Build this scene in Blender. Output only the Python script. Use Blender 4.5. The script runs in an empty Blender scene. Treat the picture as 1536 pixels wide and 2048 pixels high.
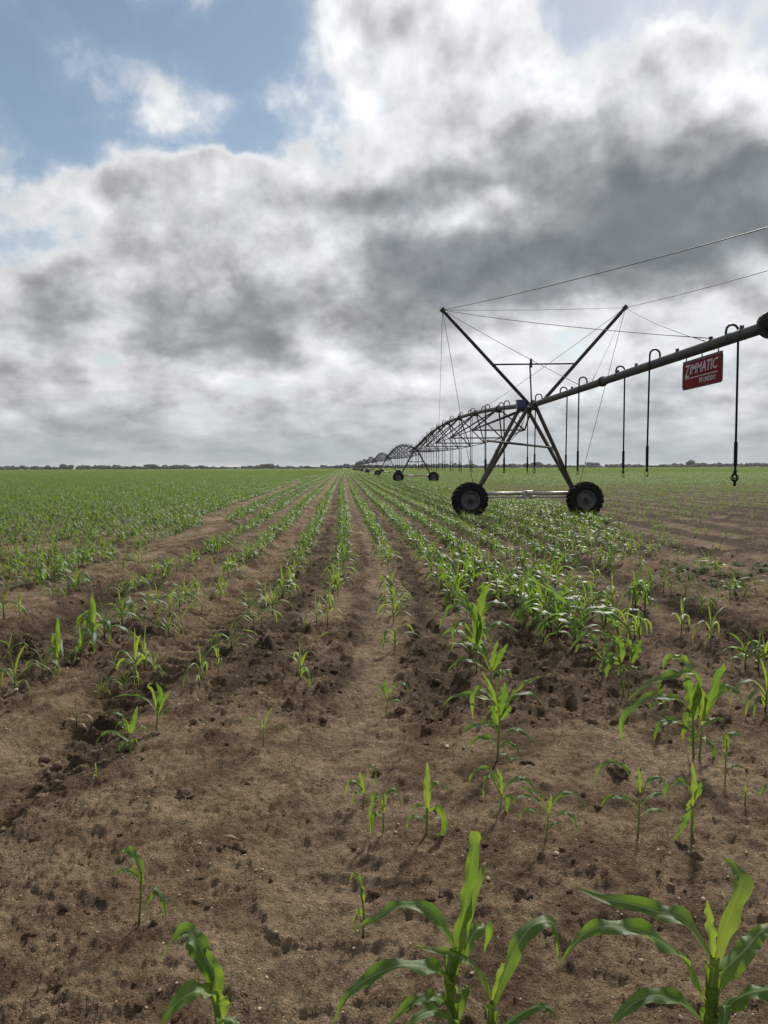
import bpy, math, random
import numpy as np
from mathutils import Vector, Matrix, Euler
R = math.radians
C = bpy.context.scene.collection
scene = bpy.context.scene

# ------------------------------------------------------------------ camera
CAM_Z = 1.70
PITCH, YAW, ROLL = 3.46, 2.82, 0.22
cam = bpy.data.cameras.new('camera')
cam.sensor_fit = 'VERTICAL'; cam.sensor_height = 36.0; cam.lens = 36.0 * 1479 / 2048
cam.clip_start = 0.05; cam.clip_end = 12000
camo = bpy.data.objects.new('camera', cam); C.objects.link(camo)
CAM_M = (Matrix.Translation((0, 0, CAM_Z)) @ Matrix.Rotation(R(-YAW), 4, 'Z')
         @ Matrix.Rotation(R(90 - PITCH), 4, 'X') @ Matrix.Rotation(R(-ROLL), 4, 'Z'))
camo.matrix_world = CAM_M
scene.camera = camo

# ------------------------------------------------------------------ sun, exposure
SUN_AZ, SUN_EL = 26.0, 36.0          # ahead of the camera, a little right, high behind the cloud
sun = bpy.data.lights.new('sun', 'SUN'); sun.energy = 5.0; sun.angle = R(5); sun.color = (1.0, .94, .85)
suno = bpy.data.objects.new('sun', sun); C.objects.link(suno)
sd = Vector((math.sin(R(SUN_AZ)) * math.cos(R(SUN_EL)), math.cos(R(SUN_AZ)) * math.cos(R(SUN_EL)), math.sin(R(SUN_EL))))
suno.rotation_euler = (-sd).to_track_quat('-Z', 'Y').to_euler()
vs = scene.view_settings
vs.view_transform = 'Standard'; vs.look = 'None'; vs.gamma = 1; vs.use_curve_mapping = False; vs.exposure = 0.0
scene.cycles.max_bounces = 6; scene.cycles.transparent_max_bounces = 8
scene.cycles.sample_clamp_indirect = 4

# ------------------------------------------------------------------ node helper
class NT:
    def __init__(s, tree):
        s.t = tree; s.n = tree.nodes; s.l = tree.links
    def node(s, kind, props=None, **inp):
        nd = s.n.new(kind)
        for k, v in (props or {}).items(): setattr(nd, k, v)
        for k, v in inp.items():
            key = k.replace('_', ' ')
            sock = None
            if key.startswith('i') and key[1:].isdigit(): sock = nd.inputs[int(key[1:])]
            else: sock = nd.inputs[key]
            if isinstance(v, bpy.types.NodeSocket): s.l.new(v, sock)
            else: sock.default_value = v
        return nd
    def m(s, op, a, b=None, c=None, clamp=False):
        nd = s.n.new('ShaderNodeMath'); nd.operation = op; nd.use_clamp = clamp
        for i, v in enumerate((a, b, c)):
            if v is None: continue
            if isinstance(v, bpy.types.NodeSocket): s.l.new(v, nd.inputs[i])
            else: nd.inputs[i].default_value = v
        return nd.outputs[0]
    def mr(s, v, a, b, c=0.0, d=1.0, smooth=True):
        nd = s.n.new('ShaderNodeMapRange'); nd.interpolation_type = 'SMOOTHSTEP' if smooth else 'LINEAR'
        s.l.new(v, nd.inputs[0])
        for i, x in enumerate((a, b, c, d)): nd.inputs[i + 1].default_value = x
        return nd.outputs[0]
    def mix(s, f, a, b, blend='MIX'):
        nd = s.n.new('ShaderNodeMix'); nd.data_type = 'RGBA'; nd.blend_type = blend
        for sock, v in ((nd.inputs[0], f), (nd.inputs[6], a), (nd.inputs[7], b)):
            if isinstance(v, bpy.types.NodeSocket): s.l.new(v, sock)
            elif isinstance(v, (int, float)): sock.default_value = v
            else: sock.default_value = (*v, 1) if len(v) == 3 else v
        return nd.outputs[2]
    def noise(s, vec, scale, detail=4, rough=.5, dist=0.0, col=False, lac=2.0):
        nd = s.n.new('ShaderNodeTexNoise')
        if vec is not None: s.l.new(vec, nd.inputs['Vector'])
        nd.inputs['Scale'].default_value = scale; nd.inputs['Detail'].default_value = detail
        nd.inputs['Roughness'].default_value = rough; nd.inputs['Distortion'].default_value = dist
        nd.inputs['Lacunarity'].default_value = lac
        return nd.outputs['Color' if col else 'Fac']
    def ramp(s, v, stops, interp='LINEAR'):
        nd = s.n.new('ShaderNodeValToRGB'); r = nd.color_ramp; r.interpolation = interp
        s.l.new(v, nd.inputs[0])
        while len(r.elements) < len(stops): r.elements.new(0.5)
        for e, (p, c) in zip(r.elements, stops):
            e.position = p; e.color = (c, c, c, 1) if isinstance(c, (int, float)) else (*c, 1)
        return nd.outputs[0]

# ------------------------------------------------------------------ sky: Nishita blue behind a cloud deck
world = bpy.data.worlds.new('World'); scene.world = world; world.use_nodes = True
world.node_tree.nodes.clear()
W = NT(world.node_tree)
tc = W.node('ShaderNodeTexCoord').outputs['Generated']
sep = W.node('ShaderNodeSeparateXYZ', Vector=tc)
dx, dy, dz = sep.outputs
az = W.m('ARCTAN2', dx, dy)
el = W.m('ARCSINE', dz)
# deck-plane coordinates, so cloud detail flattens towards the horizon
zz = W.m('ADD', W.m('MAXIMUM', dz, 0.0), 0.12)
pv = W.node('ShaderNodeCombineXYZ', X=W.m('DIVIDE', dx, zz), Y=W.m('DIVIDE', dy, zz), Z=0.0).outputs[0]
# angular coordinates, squeezed vertically low down
elw = W.m('MULTIPLY', W.m('POWER', W.m('MAXIMUM', el, 0.001), 0.62), 1.15)
av = W.node('ShaderNodeCombineXYZ', X=az, Y=elw, Z=0.37).outputs[0]
warp = W.noise(av, 5.5, 5, .55, col=True)
wsep = W.node('ShaderNodeSeparateColor', Color=warp)
wx = W.m('MULTIPLY', W.m('SUBTRACT', wsep.outputs[0], .5), 0.20)
wy = W.m('MULTIPLY', W.m('SUBTRACT', wsep.outputs[1], .5), 0.14)
lowk = W.mr(el, 0.0, 0.30, 0.18, 1.0)
azw = W.m('ADD', az, wx)
elv = W.m('ADD', el, W.m('MULTIPLY', wy, lowk))
GX = [0, 128, 256, 384, 512, 640, 768, 896, 1024, 1152, 1280, 1408, 1536]
GRID = [
 (0,   [.02,.03,.14,.16,.03,.22,.40,.30,.22,.04,.26,.06,.24]),
 (70,  [.03,.06,.06,.04,.02,.20,.46,.34,.26,.00,.10,.08,.20]),
 (140, [.03,.10,.06,.07,.06,.17,.38,.36,.36,.18,.16,.28,.10]),
 (200, [.04,.13,.06,.17,.19,.13,.30,.44,.32,.28,.32,.28,.16]),
 (260, [.02,.05,.05,.19,.06,.20,.28,.40,.62,.64,.36,.36,.40]),
 (300, [.02,.03,.04,.12,.06,.26,.34,.58,.72,.68,.46,.62,.38]),
 (338, [.04,.07,.31,.33,.33,.36,.46,.74,.76,.72,.62,.82,.45]),
 (390, [.12,.28,.44,.44,.40,.50,.76,.60,.44,.80,.94,1.0,.94]),
 (450, [.16,.40,.54,.46,.42,.38,.60,.46,.58,.84,.92,.94,.90]),
 (520, [.24,.28,.50,.56,.50,.34,.80,.84,.92,1.0,1.0,.96,.90]),
 (590, [.42,.60,.44,.56,.64,.54,.78,.86,.86,.84,.76,.66,.56]),
 (640, [.42,.74,.40,.76,.80,.54,.80,.70,.52,.42,.34,.36,.38]),
 (700, [.38,.52,.36,.70,.86,.34,.68,.40,.26,.26,.38,.32,.38]),
 (760, [.46,.44,.30,.36,.28,.32,.34,.28,.28,.38,.48,.56,.54]),
 (820, [.48,.42,.54,.28,.58,.58,.48,.34,.44,.50,.52,.44,.48]),
 (875, [.56,.50,.52,.50,.54,.52,.52,.46,.54,.44,.46,.46,.52]),
 (934, [.54]*13)]
A0, A1 = -.56, .66
pos = W.mr(azw, A0, A1, 0, 1, smooth=False)
rows_el = [math.atan((1024 - y) / 1479) - R(PITCH) for y, _ in GRID]
acc = None
for i, (yy, vals) in enumerate(GRID):
    stops = [((math.atan((x - 768) / 1479) + R(YAW) - A0) / (A1 - A0), v) for x, v in zip(GX, vals)]
    r = W.ramp(pos, stops, 'EASE')
    e = rows_el[i]
    w = None
    if i > 0: w = W.mr(elv, e, rows_el[i - 1], 1, 0)          # falls towards the row above
    if i < len(GRID) - 1:
        w2 = W.mr(elv, rows_el[i + 1], e, 0, 1)
        w = w2 if w is None else W.m('MULTIPLY', w, w2)
    r = W.m('MULTIPLY', r, w)
    acc = r if acc is None else W.m('ADD', acc, r)
# outside the area in view the deck goes on with the same mix of gaps and thick cloud
gen = W.m('ADD', W.m('MULTIPLY', W.noise(pv, .75, 4, .5), 1.5), -.28)
inside = W.m('MULTIPLY', W.mr(W.m('ABSOLUTE', W.m('SUBTRACT', az, .05)), .50, .75, 1, 0), W.mr(el, .54, .72, 1, 0))
base = W.m('ADD', W.m('MULTIPLY', acc, inside), W.m('MULTIPLY', gen, W.m('SUBTRACT', 1.0, inside)))
n1 = W.noise(av, 9, 6, .54, 0)
n2 = W.noise(av, 26, 5, .58, .25)
n3 = W.noise(pv, 2.2, 5, .55, 0)
det = W.m('ADD', W.m('MULTIPLY', W.m('SUBTRACT', n1, .5), 1.0), W.m('ADD', W.m('MULTIPLY', W.m('SUBTRACT', n2, .5), .34), W.m('MULTIPLY', W.m('SUBTRACT', n3, .5), .30)))
amp = W.ramp(base, [(0, .62), (.14, .55), (.30, .62), (.48, .85), (.65, .85), (1, .36)])
amp = W.m('MULTIPLY', amp, W.mr(el, 0.0, .06, .7, 1.15))
T = W.m('ADD', base, W.m('MULTIPLY', det, amp))
cloud = W.ramp(T, [(0.0, (.62, .70, .82)), (.16, (.70, .74, .78)), (.29, (.78, .80, .815)), (.42, (.63, .655, .67)),
                   (.56, (.475, .50, .515)), (.74, (.315, .34, .36)), (.97, (.175, .20, .222))])
cov = W.ramp(T, [(0.0, 0.03), (.09, .12), (.16, .48), (.22, .90), (.28, 1.0)])
sky = W.node('ShaderNodeTexSky', dict(sky_type='NISHITA', sun_disc=False, sun_elevation=R(SUN_EL), sun_rotation=R(SUN_AZ),
                                      air_density=1.0, dust_density=.2, ozone_density=2.0))
blue = W.mix(1.0, sky.outputs[0], (.125, .112, .094), 'MULTIPLY')
# bright towards the hidden sun
sund = W.node('ShaderNodeVectorMath', dict(operation='DOT_PRODUCT'), i0=tc, i1=tuple(sd)).outputs['Value']
glow = W.mr(sund, .55, 1.0, .93, 1.12)
cloud = W.mix(1.0, cloud, W.node('ShaderNodeCombineXYZ', X=glow, Y=glow, Z=glow).outputs[0], 'MULTIPLY')
# billows: lit from above, so each puff has a bright head and a shaded foot
av2 = W.node('ShaderNodeVectorMath', dict(operation='ADD'), i0=av, i1=(.010, .034, 0)).outputs[0]
def puffs(vec): return W.noise(vec, 9.5, 4, .5, 0)
rel = W.m('SUBTRACT', puffs(av), puffs(av2))
relk = W.m('MULTIPLY', W.ramp(T, [(.15, 0), (.32, .7), (.6, 1), (1, .35)]), W.mr(el, .0, .07, .5, 1.15))
rel = W.m('MULTIPLY', W.m('MULTIPLY', rel, 1.9), relk)
rel = W.m('ADD', 1.0, W.m('MINIMUM', W.m('MAXIMUM', rel, -.32), .45))
cloud = W.mix(1.0, cloud, W.node('ShaderNodeCombineXYZ', X=rel, Y=rel, Z=rel).outputs[0], 'MULTIPLY')
col = W.mix(cov, blue, cloud)
hz = W.mr(el, .0, .12, .50, 0)
col = W.mix(hz, col, (.43, .485, .51))
bg = W.node('ShaderNodeBackground', Color=col, Strength=1.0)
wo = W.node('ShaderNodeOutputWorld', Surface=bg.outputs[0])
world.cycles.sampling_method = 'MANUAL'; world.cycles.sample_map_resolution = 512

# ------------------------------------------------------------------ geometry helpers
def ray(px, py):
    v = Vector(((px - 768) / 1479, (1024 - py) / 1479, -1.0))
    return (CAM_M.to_3x3() @ v).normalized()
def at(px, py, Y):                   # the point at distance Y (metres ahead) seen there in the photograph
    r = ray(px, py); t = Y / r.y
    return Vector((r.x * t, Y, CAM_Z + r.z * t))
def gnd(px, py):
    r = ray(px, py); t = -CAM_Z / r.z
    return (r.x * t, r.y * t)

class MB:
    def __init__(s): s.v = []; s.f = []; s.uv = None
    def tube(s, pts, r, n=8, caps=True):
        pts = [Vector(p) for p in pts]; k = len(pts)
        rs = r if isinstance(r, (list, tuple)) else [r] * k
        up = None; b0 = len(s.v)
        for i, p in enumerate(pts):
            t = (pts[min(i + 1, k - 1)] - pts[max(i - 1, 0)]).normalized()
            if up is None:
                a = Vector((0, 0, 1)) if abs(t.z) < .9 else Vector((1, 0, 0))
                up = (a - t * a.dot(t)).normalized()
            else: up = (up - t * up.dot(t)).normalized()
            sd_ = t.cross(up)
            for j in range(n):
                a = 2 * math.pi * j / n
                s.v.append(p + (up * math.cos(a) + sd_ * math.sin(a)) * rs[i])
        for i in range(k - 1):
            for j in range(n):
                a = b0 + i * n + j; b = b0 + i * n + (j + 1) % n
                s.f.append((a, b, b + n, a + n))
        if caps:
            s.f.append(tuple(b0 + j for j in range(n))[::-1]); s.f.append(tuple(b0 + (k - 1) * n + j for j in range(n)))
        return s
    def box(s, c, size, rot=None):
        b0 = len(s.v); c = Vector(c)
        for x in (-.5, .5):
            for y in (-.5, .5):
                for z in (-.5, .5):
                    p = Vector((x * size[0], y * size[1], z * size[2]))
                    if rot is not None: p = rot @ p
                    s.v.append(c + p)
        for f in ((0, 1, 3, 2), (4, 6, 7, 5), (0, 4, 5, 1), (2, 3, 7, 6), (0, 2, 6, 4), (1, 5, 7, 3)):
            s.f.append(tuple(b0 + i for i in f))
        return s
    def lathe(s, c, prof, n=40, axis='Y'):       # prof: (radius, offset along axis)
        b0 = len(s.v); c = Vector(c)
        for r, h in prof:
            for j in range(n):
                a = 2 * math.pi * j / n
                s.v.append(c + Vector((r * math.cos(a), h, r * math.sin(a)) if axis == 'Y' else (r * math.cos(a), r * math.sin(a), h)))
        for i in range(len(prof) - 1):
            for j in range(n):
                a = b0 + i * n + j; b = b0 + i * n + (j + 1) % n
                s.f.append((a, b, b + n, a + n))
        return s
    def mesh(s, name, mat, smooth=False):
        me = bpy.data.meshes.new(name); me.from_pydata([tuple(v) for v in s.v], [], s.f)
        if mat: me.materials.append(mat)
        if smooth: me.polygons.foreach_set('use_smooth', [True] * len(me.polygons))
        me.update(); return me

def link(name, me, parent=None, **props):
    o = bpy.data.objects.new(name, me); C.objects.link(o)
    if parent is not None: o.parent = parent
    for k, v in props.items(): o[k] = v
    return o
def thing(name, label, cat, loc=(0, 0, 0), group=None):
    o = bpy.data.objects.new(name, None); C.objects.link(o); o.location = loc
    o.empty_display_size = .1
    o['label'] = label; o['category'] = cat
    if group: o['group'] = group
    return o

def np_mesh(name, V, F, mat, smooth=True, uv=None):
    me = bpy.data.meshes.new(name); nf, k = F.shape
    me.vertices.add(len(V)); me.vertices.foreach_set('co', V.astype(np.float32).ravel())
    me.loops.add(nf * k); me.loops.foreach_set('vertex_index', F.astype(np.int32).ravel())
    me.polygons.add(nf); me.polygons.foreach_set('loop_start', np.arange(0, nf * k, k, dtype=np.int32))
    me.polygons.foreach_set('use_smooth', np.full(nf, smooth))
    if uv is not None:
        l = me.uv_layers.new(name='uv'); l.data.foreach_set('uv', uv[F.ravel()].astype(np.float32).ravel())
    if mat: me.materials.append(mat)
    me.update(); me.validate(); return me

# ------------------------------------------------------------------ materials
def mat(name):
    m = bpy.data.materials.new(name); m.use_nodes = True; m.node_tree.nodes.clear()
    return m, NT(m.node_tree)
def simple(name, colr, rough=.6, metal=0.0, var=.25, scale=8, bump=0.0, spec=.5):
    m, N = mat(name)
    co = N.node('ShaderNodeTexCoord').outputs['Object']
    n = N.noise(co, scale, 5, .6)
    f = N.mr(n, .3, .7, 1 - var, 1 + var, smooth=False)
    fc = N.node('ShaderNodeCombineXYZ', X=f, Y=f, Z=f).outputs[0]
    c = N.mix(1.0, colr, fc, 'MULTIPLY')
    b = N.node('ShaderNodeBsdfPrincipled', Base_Color=c, Roughness=rough, Metallic=metal)
    b.inputs['Specular IOR Level'].default_value = spec
    if bump:
        bn = N.node('ShaderNodeBump', Strength=bump, Distance=.01, Height=N.noise(co, scale * 6, 4, .6))
        N.l.new(bn.outputs[0], b.inputs['Normal'])
    N.node('ShaderNodeOutputMaterial', Surface=b.outputs[0]); return m

M = {}
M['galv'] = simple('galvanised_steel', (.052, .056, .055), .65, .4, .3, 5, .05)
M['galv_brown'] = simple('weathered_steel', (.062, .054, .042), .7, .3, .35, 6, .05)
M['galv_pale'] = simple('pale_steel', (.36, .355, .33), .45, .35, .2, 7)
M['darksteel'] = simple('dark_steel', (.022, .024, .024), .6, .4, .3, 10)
M['hose'] = simple('black_hose', (.006, .0065, .007), .75, 0, .2, 10, 0, .2)
M['cable'] = simple('steel_cable', (.05, .055, .055), .6, .3, .1, 10)
M['rubber'] = simple('tyre_rubber', (.0055, .006, .0065), .9, 0, .5, 14, .2, .3)
M['rim'] = simple('rim_steel', (.08, .084, .09), .6, .2, .35, 9, .05)
M['bluebox'] = simple('blue_enclosure', (.018, .035, .12), .45, 0, .2, 9)
M['sign_red'] = simple('sign_red', (.15, .018, .023), .85, 0, .12, 7, 0, .12)
M['sign_white'] = simple('sign_white', (.46, .44, .46), .8, 0, .12, 12)
M['sign_edge'] = simple('sign_frame_steel', (.06, .05, .055), .5, .3, .2, 9)
M['stone'] = simple('pale_stone', (.42, .33, .25), .8, 0, .3, 40, .2)
M['straw'] = simple('dry_straw', (.30, .23, .15), .8, 0, .3, 40)
M['clod'] = simple('soil_clod', (.105, .072, .05), 1.0, 0, .5, 22, .9, .1)
M['shed'] = simple('white_sheet_roof', (.7, .72, .74), .5, 0, .08, .3)
M['shedwall'] = simple('shed_wall', (.4, .42, .42), .7, 0, .1, .3)
M['tree'] = simple('tree_foliage', (.050, .078, .058), .9, 0, .5, .22, 0, .1)
M['trunk'] = simple('tree_bark', (.06, .05, .04), .9, 0, .2, 1)

def leaf_material(name, dark, light, tip, trans, tmix, rough=.46, spec=.42):
    m, N = mat(name)
    uv = N.node('ShaderNodeUVMap', dict(uv_map='uv')).outputs[0]
    s = N.node('ShaderNodeSeparateXYZ', Vector=uv); u, v = s.outputs[0], s.outputs[1]
    rnd = N.node('ShaderNodeObjectInfo').outputs['Random']
    geo = N.node('ShaderNodeTexCoord').outputs['Object']
    n = N.noise(geo, 26, 4, .6)
    along = N.ramp(v, [(0, 1.0), (.16, .75), (.38, .12), (.72, .1), (1.0, .5)])
    k = N.m('ADD', along, N.m('MULTIPLY', N.m('SUBTRACT', n, .5), .8), clamp=True)
    k = N.m('ADD', k, N.m('MULTIPLY', N.m('SUBTRACT', rnd, .5), .3), clamp=True)
    c = N.mix(k, dark, light)
    c = N.mix(N.m('MULTIPLY', N.mr(v, .86, 1.0), .8), c, tip)
    mid = N.mr(N.m('ABSOLUTE', N.m('SUBTRACT', u, .5)), .02, .06, 1, 0)
    vein = N.m('MULTIPLY', N.m('ADD', N.m('SINE', N.m('MULTIPLY', u, 95.0)), 1.0), .5)
    c = N.mix(N.m('MULTIPLY', vein, .16), c, light)
    c = N.mix(N.m('MULTIPLY', mid, .6), c, (.30, .38, .20))
    spots = N.mr(N.noise(uv, 60, 2, .5), .735, .75, 0, 1)          # pale nicks and hail specks
    c = N.mix(N.m('MULTIPLY', spots, .6), c, (.5, .52, .38))
    bn = N.node('ShaderNodeBump', Strength=.25, Distance=.003, Height=N.m('ADD', vein, N.m('MULTIPLY', n, 2.0)))
    p = N.node('ShaderNodeBsdfPrincipled', Base_Color=c, Roughness=rough, Normal=bn.outputs[0])
    p.inputs['Specular IOR Level'].default_value = spec
    tcol = N.mix(N.m('MULTIPLY', k, .8), trans, N.mix(.5, trans, (.55, .62, .06)))
    tcol = N.mix(N.m('MULTIPLY', vein, .3), tcol, dark)
    t = N.node('ShaderNodeBsdfTranslucent', Color=tcol)
    mx = N.node('ShaderNodeMixShader', Fac=tmix); N.l.new(p.outputs[0], mx.inputs[1]); N.l.new(t.outputs[0], mx.inputs[2])
    N.node('ShaderNodeOutputMaterial', Surface=mx.outputs[0]); return m
M['leaf'] = leaf_material('maize_leaf', (.044, .100, .026), (.15, .24, .034), (.24, .20, .06), (.22, .39, .030), .40)
M['leaf_pale'] = leaf_material('pale_maize_leaf', (.060, .115, .030), (.20, .27, .045), (.34, .26, .09), (.30, .42, .045), .45)
M['leaf_dry'] = leaf_material('withered_maize_leaf', (.22, .17, .08), (.30, .25, .10), (.3, .22, .1), (.35, .30, .10), .3)
M['crop'] = leaf_material('field_maize_leaf', (.038, .086, .024), (.125, .195, .034), (.20, .21, .06), (.25, .42, .04), .36, .50, .36)
M['crop_pale'] = leaf_material('field_pale_maize_leaf', (.055, .095, .026), (.15, .20, .04), (.28, .24, .08), (.30, .40, .05), .34, .62, .2)

def stalk_material():
    m, N = mat('maize_stalk')
    uv = N.node('ShaderNodeUVMap', dict(uv_map='uv')).outputs[0]
    v = N.node('ShaderNodeSeparateXYZ', Vector=uv).outputs[1]
    c = N.ramp(v, [(0, (.045, .020, .018)), (.30, (.05, .032, .020)), (.46, (.08, .13, .03)), (1, (.16, .26, .04))])
    p = N.node('ShaderNodeBsdfPrincipled', Base_Color=c, Roughness=.5)
    N.node('ShaderNodeOutputMaterial', Surface=p.outputs[0]); return m
M['stalk'] = stalk_material()

# ------------------------------------------------------------------ ground shape
def _h(ix, iy, s):
    n = (ix.astype(np.int64) * 374761393 + iy.astype(np.int64) * 668265263 + s * 974634777) & 0xffffffff
    n = ((n ^ (n >> 13)) * 1274126177) & 0xffffffff
    return ((n ^ (n >> 16)) & 0xffff) / 65535.0
def vn(x, y, s=0):
    ix = np.floor(x); iy = np.floor(y); fx = x - ix; fy = y - iy
    fx = fx * fx * fx * (fx * (fx * 6 - 15) + 10); fy = fy * fy * fy * (fy * (fy * 6 - 15) + 10)
    a = _h(ix, iy, s); b = _h(ix + 1, iy, s); c = _h(ix, iy + 1, s); d = _h(ix + 1, iy + 1, s)
    return (a + (b - a) * fx) * (1 - fy) + (c + (d - c) * fx) * fy
def fbm(x, y, f, o=4, g=.5, s=0):
    r = 0; a = 1; t = 0
    for i in range(o):
        r = r + a * vn(x * f + 17.3 * i, y * f - 9.1 * i, s + i); t += a; a *= g; f *= 2.03
    return r / t
def sst(a, b, x):
    t = np.clip((x - a) / (b - a), 0, 1); return t * t * (3 - 2 * t)
CY = [0, 2.6, 5, 7.5, 10.5, 13.6, 20, 28, 36, 56, 117, 400, 3000]
CX = [-.12, .03, .26, .46, .62, .70, .72, .66, .55, .42, .1, -.6, -4]
def rc(y): return np.interp(y, CY, CX)          # every row follows this gentle curve
ROWS = {0: 0, -1: -.80, -2: -1.60, -3: -2.52, -4: -3.42, -5: -4.40}
def row_off(k):
    if k in ROWS: return ROWS[k]
    return .77 * k if k > 0 else -4.40 + .78 * (k + 5)
def lumps(x, y, cell, s, rmin, rmax, prob):
    """rounded clods: height field of scattered domes"""
    x = x + (fbm(x, y, 1.6 / cell, 2, s=s + 7) - .5) * cell * .55; y = y + (fbm(x, y, 1.6 / cell, 2, s=s + 8) - .5) * cell * .55
    out = np.zeros_like(x); gx = np.floor(x / cell); gy = np.floor(y / cell)
    for i in (-1, 0, 1):
        for j in (-1, 0, 1):
            cx = gx + i; cy = gy + j
            px = (cx + _h(cx, cy, s)) * cell; py = (cy + _h(cx, cy, s + 1)) * cell
            rr = rmin + (rmax - rmin) * _h(cx, cy, s + 2) ** 2; on = _h(cx, cy, s + 3) < prob
            d = np.hypot(x - px, (y - py) * (1 + .5 * (_h(cx, cy, s + 5) - .5))) / rr
            hgt = np.where(on, np.sqrt(np.clip(1 - d * d, 0, 1)) * rr * (.35 + .4 * _h(cx, cy, s + 4)), 0)
            out = np.maximum(out, hgt)
    return out
def masks(x, y):
    q = x - rc(y)
    wob = (fbm(x, y, .7, 3, s=70) - .5)
    # clod strength: rough strips between rows, smooth in the wheel lanes
    rough = .25 + .9 * sst(.42, .68, fbm(x, y, .55, 3, s=20))
    for c, w, a in ((-.62 + .33, .22, 1.0), (-1.22, .25, .9), (.38, .18, .8), (-2.98, .3, .7), (1.15, .25, .5), (1.9, .3, .7), (2.8, .3, .5), (3.6, .4, .9), (4.8, .5, .8), (6.2, .5, .7)):
        rough = rough + a * np.exp(-((q - c + wob * .25) / w) ** 2)
    lane = np.exp(-((q + .16 - .3 * (y < 6) * 0) / .24) ** 4)
    trk = np.exp(-((q + 2.06) / .30) ** 4)
    trk2 = np.exp(-((q + 3.85) / .24) ** 4)
    rough = rough * (1 - .9 * lane) * (1 - .9 * trk)
    front = sst(5.6, 4.2, y)                      # trampled headland, smoother and sandy
    rough = rough * (1 - .72 * front)
    # broken wet furrow running out of the left side of the picture
    furrow = np.exp(-((x + 1.62 + .18 * (5 - np.minimum(y, 7)) * .7 + wob * .5) / .26) ** 2) * sst(7.5, 5.5, y) * sst(1.6, 2.6, y)
    f2 = np.exp(-((x + 3.35 + wob * .5) / .30) ** 2) * sst(14, 9, y)
    return q, rough, lane, trk, trk2, front, furrow, f2, wob
def height(x, y, full=True):
    x = np.asarray(x, float); y = np.asarray(y, float)
    q, rough, lane, trk, trk2, front, furrow, f2, wob = masks(x, y)
    near = sst(70, 30, y)
    z = (fbm(x, y, .35, 3, s=3) - .5) * .07 + (fbm(x, y, 1.3, 3, s=9) - .5) * .045
    z = z - .045 * lane - .10 * trk - .09 * trk2
    z = z + .030 * (np.exp(-((q + 2.06 + .36) / .10) ** 2) + np.exp(-((q + 2.06 - .36) / .10) ** 2))
    z = z + .035 * (np.exp(-((q + 3.85 + .36) / .13) ** 2) + np.exp(-((q + 3.85 - .38) / .13) ** 2))
    ph = (y + .55 * np.abs(q + 2.06 + wob * .1)) / .23
    z = z + trk * .062 * ((.5 + .5 * np.sin(2 * np.pi * ph)) ** 2.2 - .3) * sst(3.5, 6, y)
    ph2 = (y + .5 * np.abs(q + .16)) / .19
    z = z + lane * .009 * np.sin(2 * np.pi * ph2)
    z = z - .05 * f2 - .035 * furrow
    z = z + np.abs(furrow) * (fbm(x, y, 9, 4, .6, s=51) - .5) * .14 + f2 * (fbm(x, y, 7, 4, .6, s=52) - .5) * .13
    poor = sst(3.6, 8, x - .12 * y + 1.6) * sst(10, 15, y) * sst(90, 50, y)
    z = z + poor * .022 * np.cos(2 * np.pi * (q / .77 - .5)) * (.5 + fbm(x, y, .8, 2, s=66))
    if full:
        rgt = sst(3, 7, x) * .02
        rr_ = np.clip(rough, 0, 1.3); crumb = sst(.36, .62, fbm(x, y, 1.1, 4, .6, s=77))
        z = z + near * rr_ * (lumps(x, y, .14, 100, .02, .070, .55) * 1.15 + lumps(x, y, .065, 200, .010, .034, .75) * 1.1)
        z = z + near * (fbm(x, y, 6, 5, .62, s=31) - .5) * (.034 + .075 * rr_)
        z = z + near * np.abs(fbm(x, y, 15, 3, .6, s=35) - .5) * -.06 * (.3 + rr_)
        z = z + lumps(x, y, .034, 300, .005, .019, .85) * (.25 + .65 * crumb + .6 * rr_) * (1 - .8 * trk) * (1 - .6 * lane) * sst(16, 9, y)
        z = z + lumps(x, y, .018, 320, .003, .010, .8) * (.5 + .5 * crumb) * sst(6, 3.5, y)
        z = z + (fbm(x, y, 45, 3, .65, s=61) - .5) * .022 * sst(14, 7, y)
        # little flow ridges and shallow dents in the sandy headland
        rg = np.abs(fbm(x * .7, y * 1.3, 2.2, 3, .5, s=81) - .5)
        z = z + front * (.018 * np.exp(-(rg / .025) ** 2) - .02 * lumps(x, y, .5, 400, .05, .16, .35) / .1 * .25)
    return z
def gz(x, y): return float(height(np.array([x]), np.array([y]), False)[0])

# ground sheet: rows of faces get longer with distance
ys = [-30., -10., -4., -1., 0., .6]
y = 1.25
while y < 75: ys.append(y); y *= 1.0052
while y < 9000: ys.append(y); y *= 1.06
ys = np.array(ys)
ts = np.concatenate([[-1.6, -1.15, -.9, -.78, -.70, -.64], np.linspace(-.60, .68, 620), [.72, .78, .9, 1.15, 1.6]])
wd = np.maximum(ys, 1.6) + .4
GXm = ts[None, :] * wd[:, None]; GXm = np.where(ys[:, None] < 1.2, ts[None, :] * 1.0 * (wd[:, None] + 20 * (1.2 - ys[:, None]).clip(0, 3) / 3), GXm)
GYm = np.repeat(ys[:, None], len(ts), 1)
far = (ys[:, None] > 800) * (ys[:, None] - 800) * 1.2
GXm = GXm + np.sign(GXm) * far * np.abs(ts[None, :])
z = height(GXm.ravel(), GYm.ravel())
z = np.where(GYm.ravel() > 200, 0, z)
V = np.stack([GXm.ravel(), GYm.ravel(), z], 1)
nr, nc = GXm.shape
idx = np.arange(nr * nc).reshape(nr, nc)
F = np.stack([idx[:-1, :-1].ravel(), idx[:-1, 1:].ravel(), idx[1:, 1:].ravel(), idx[1:, :-1].ravel()], 1)

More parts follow.
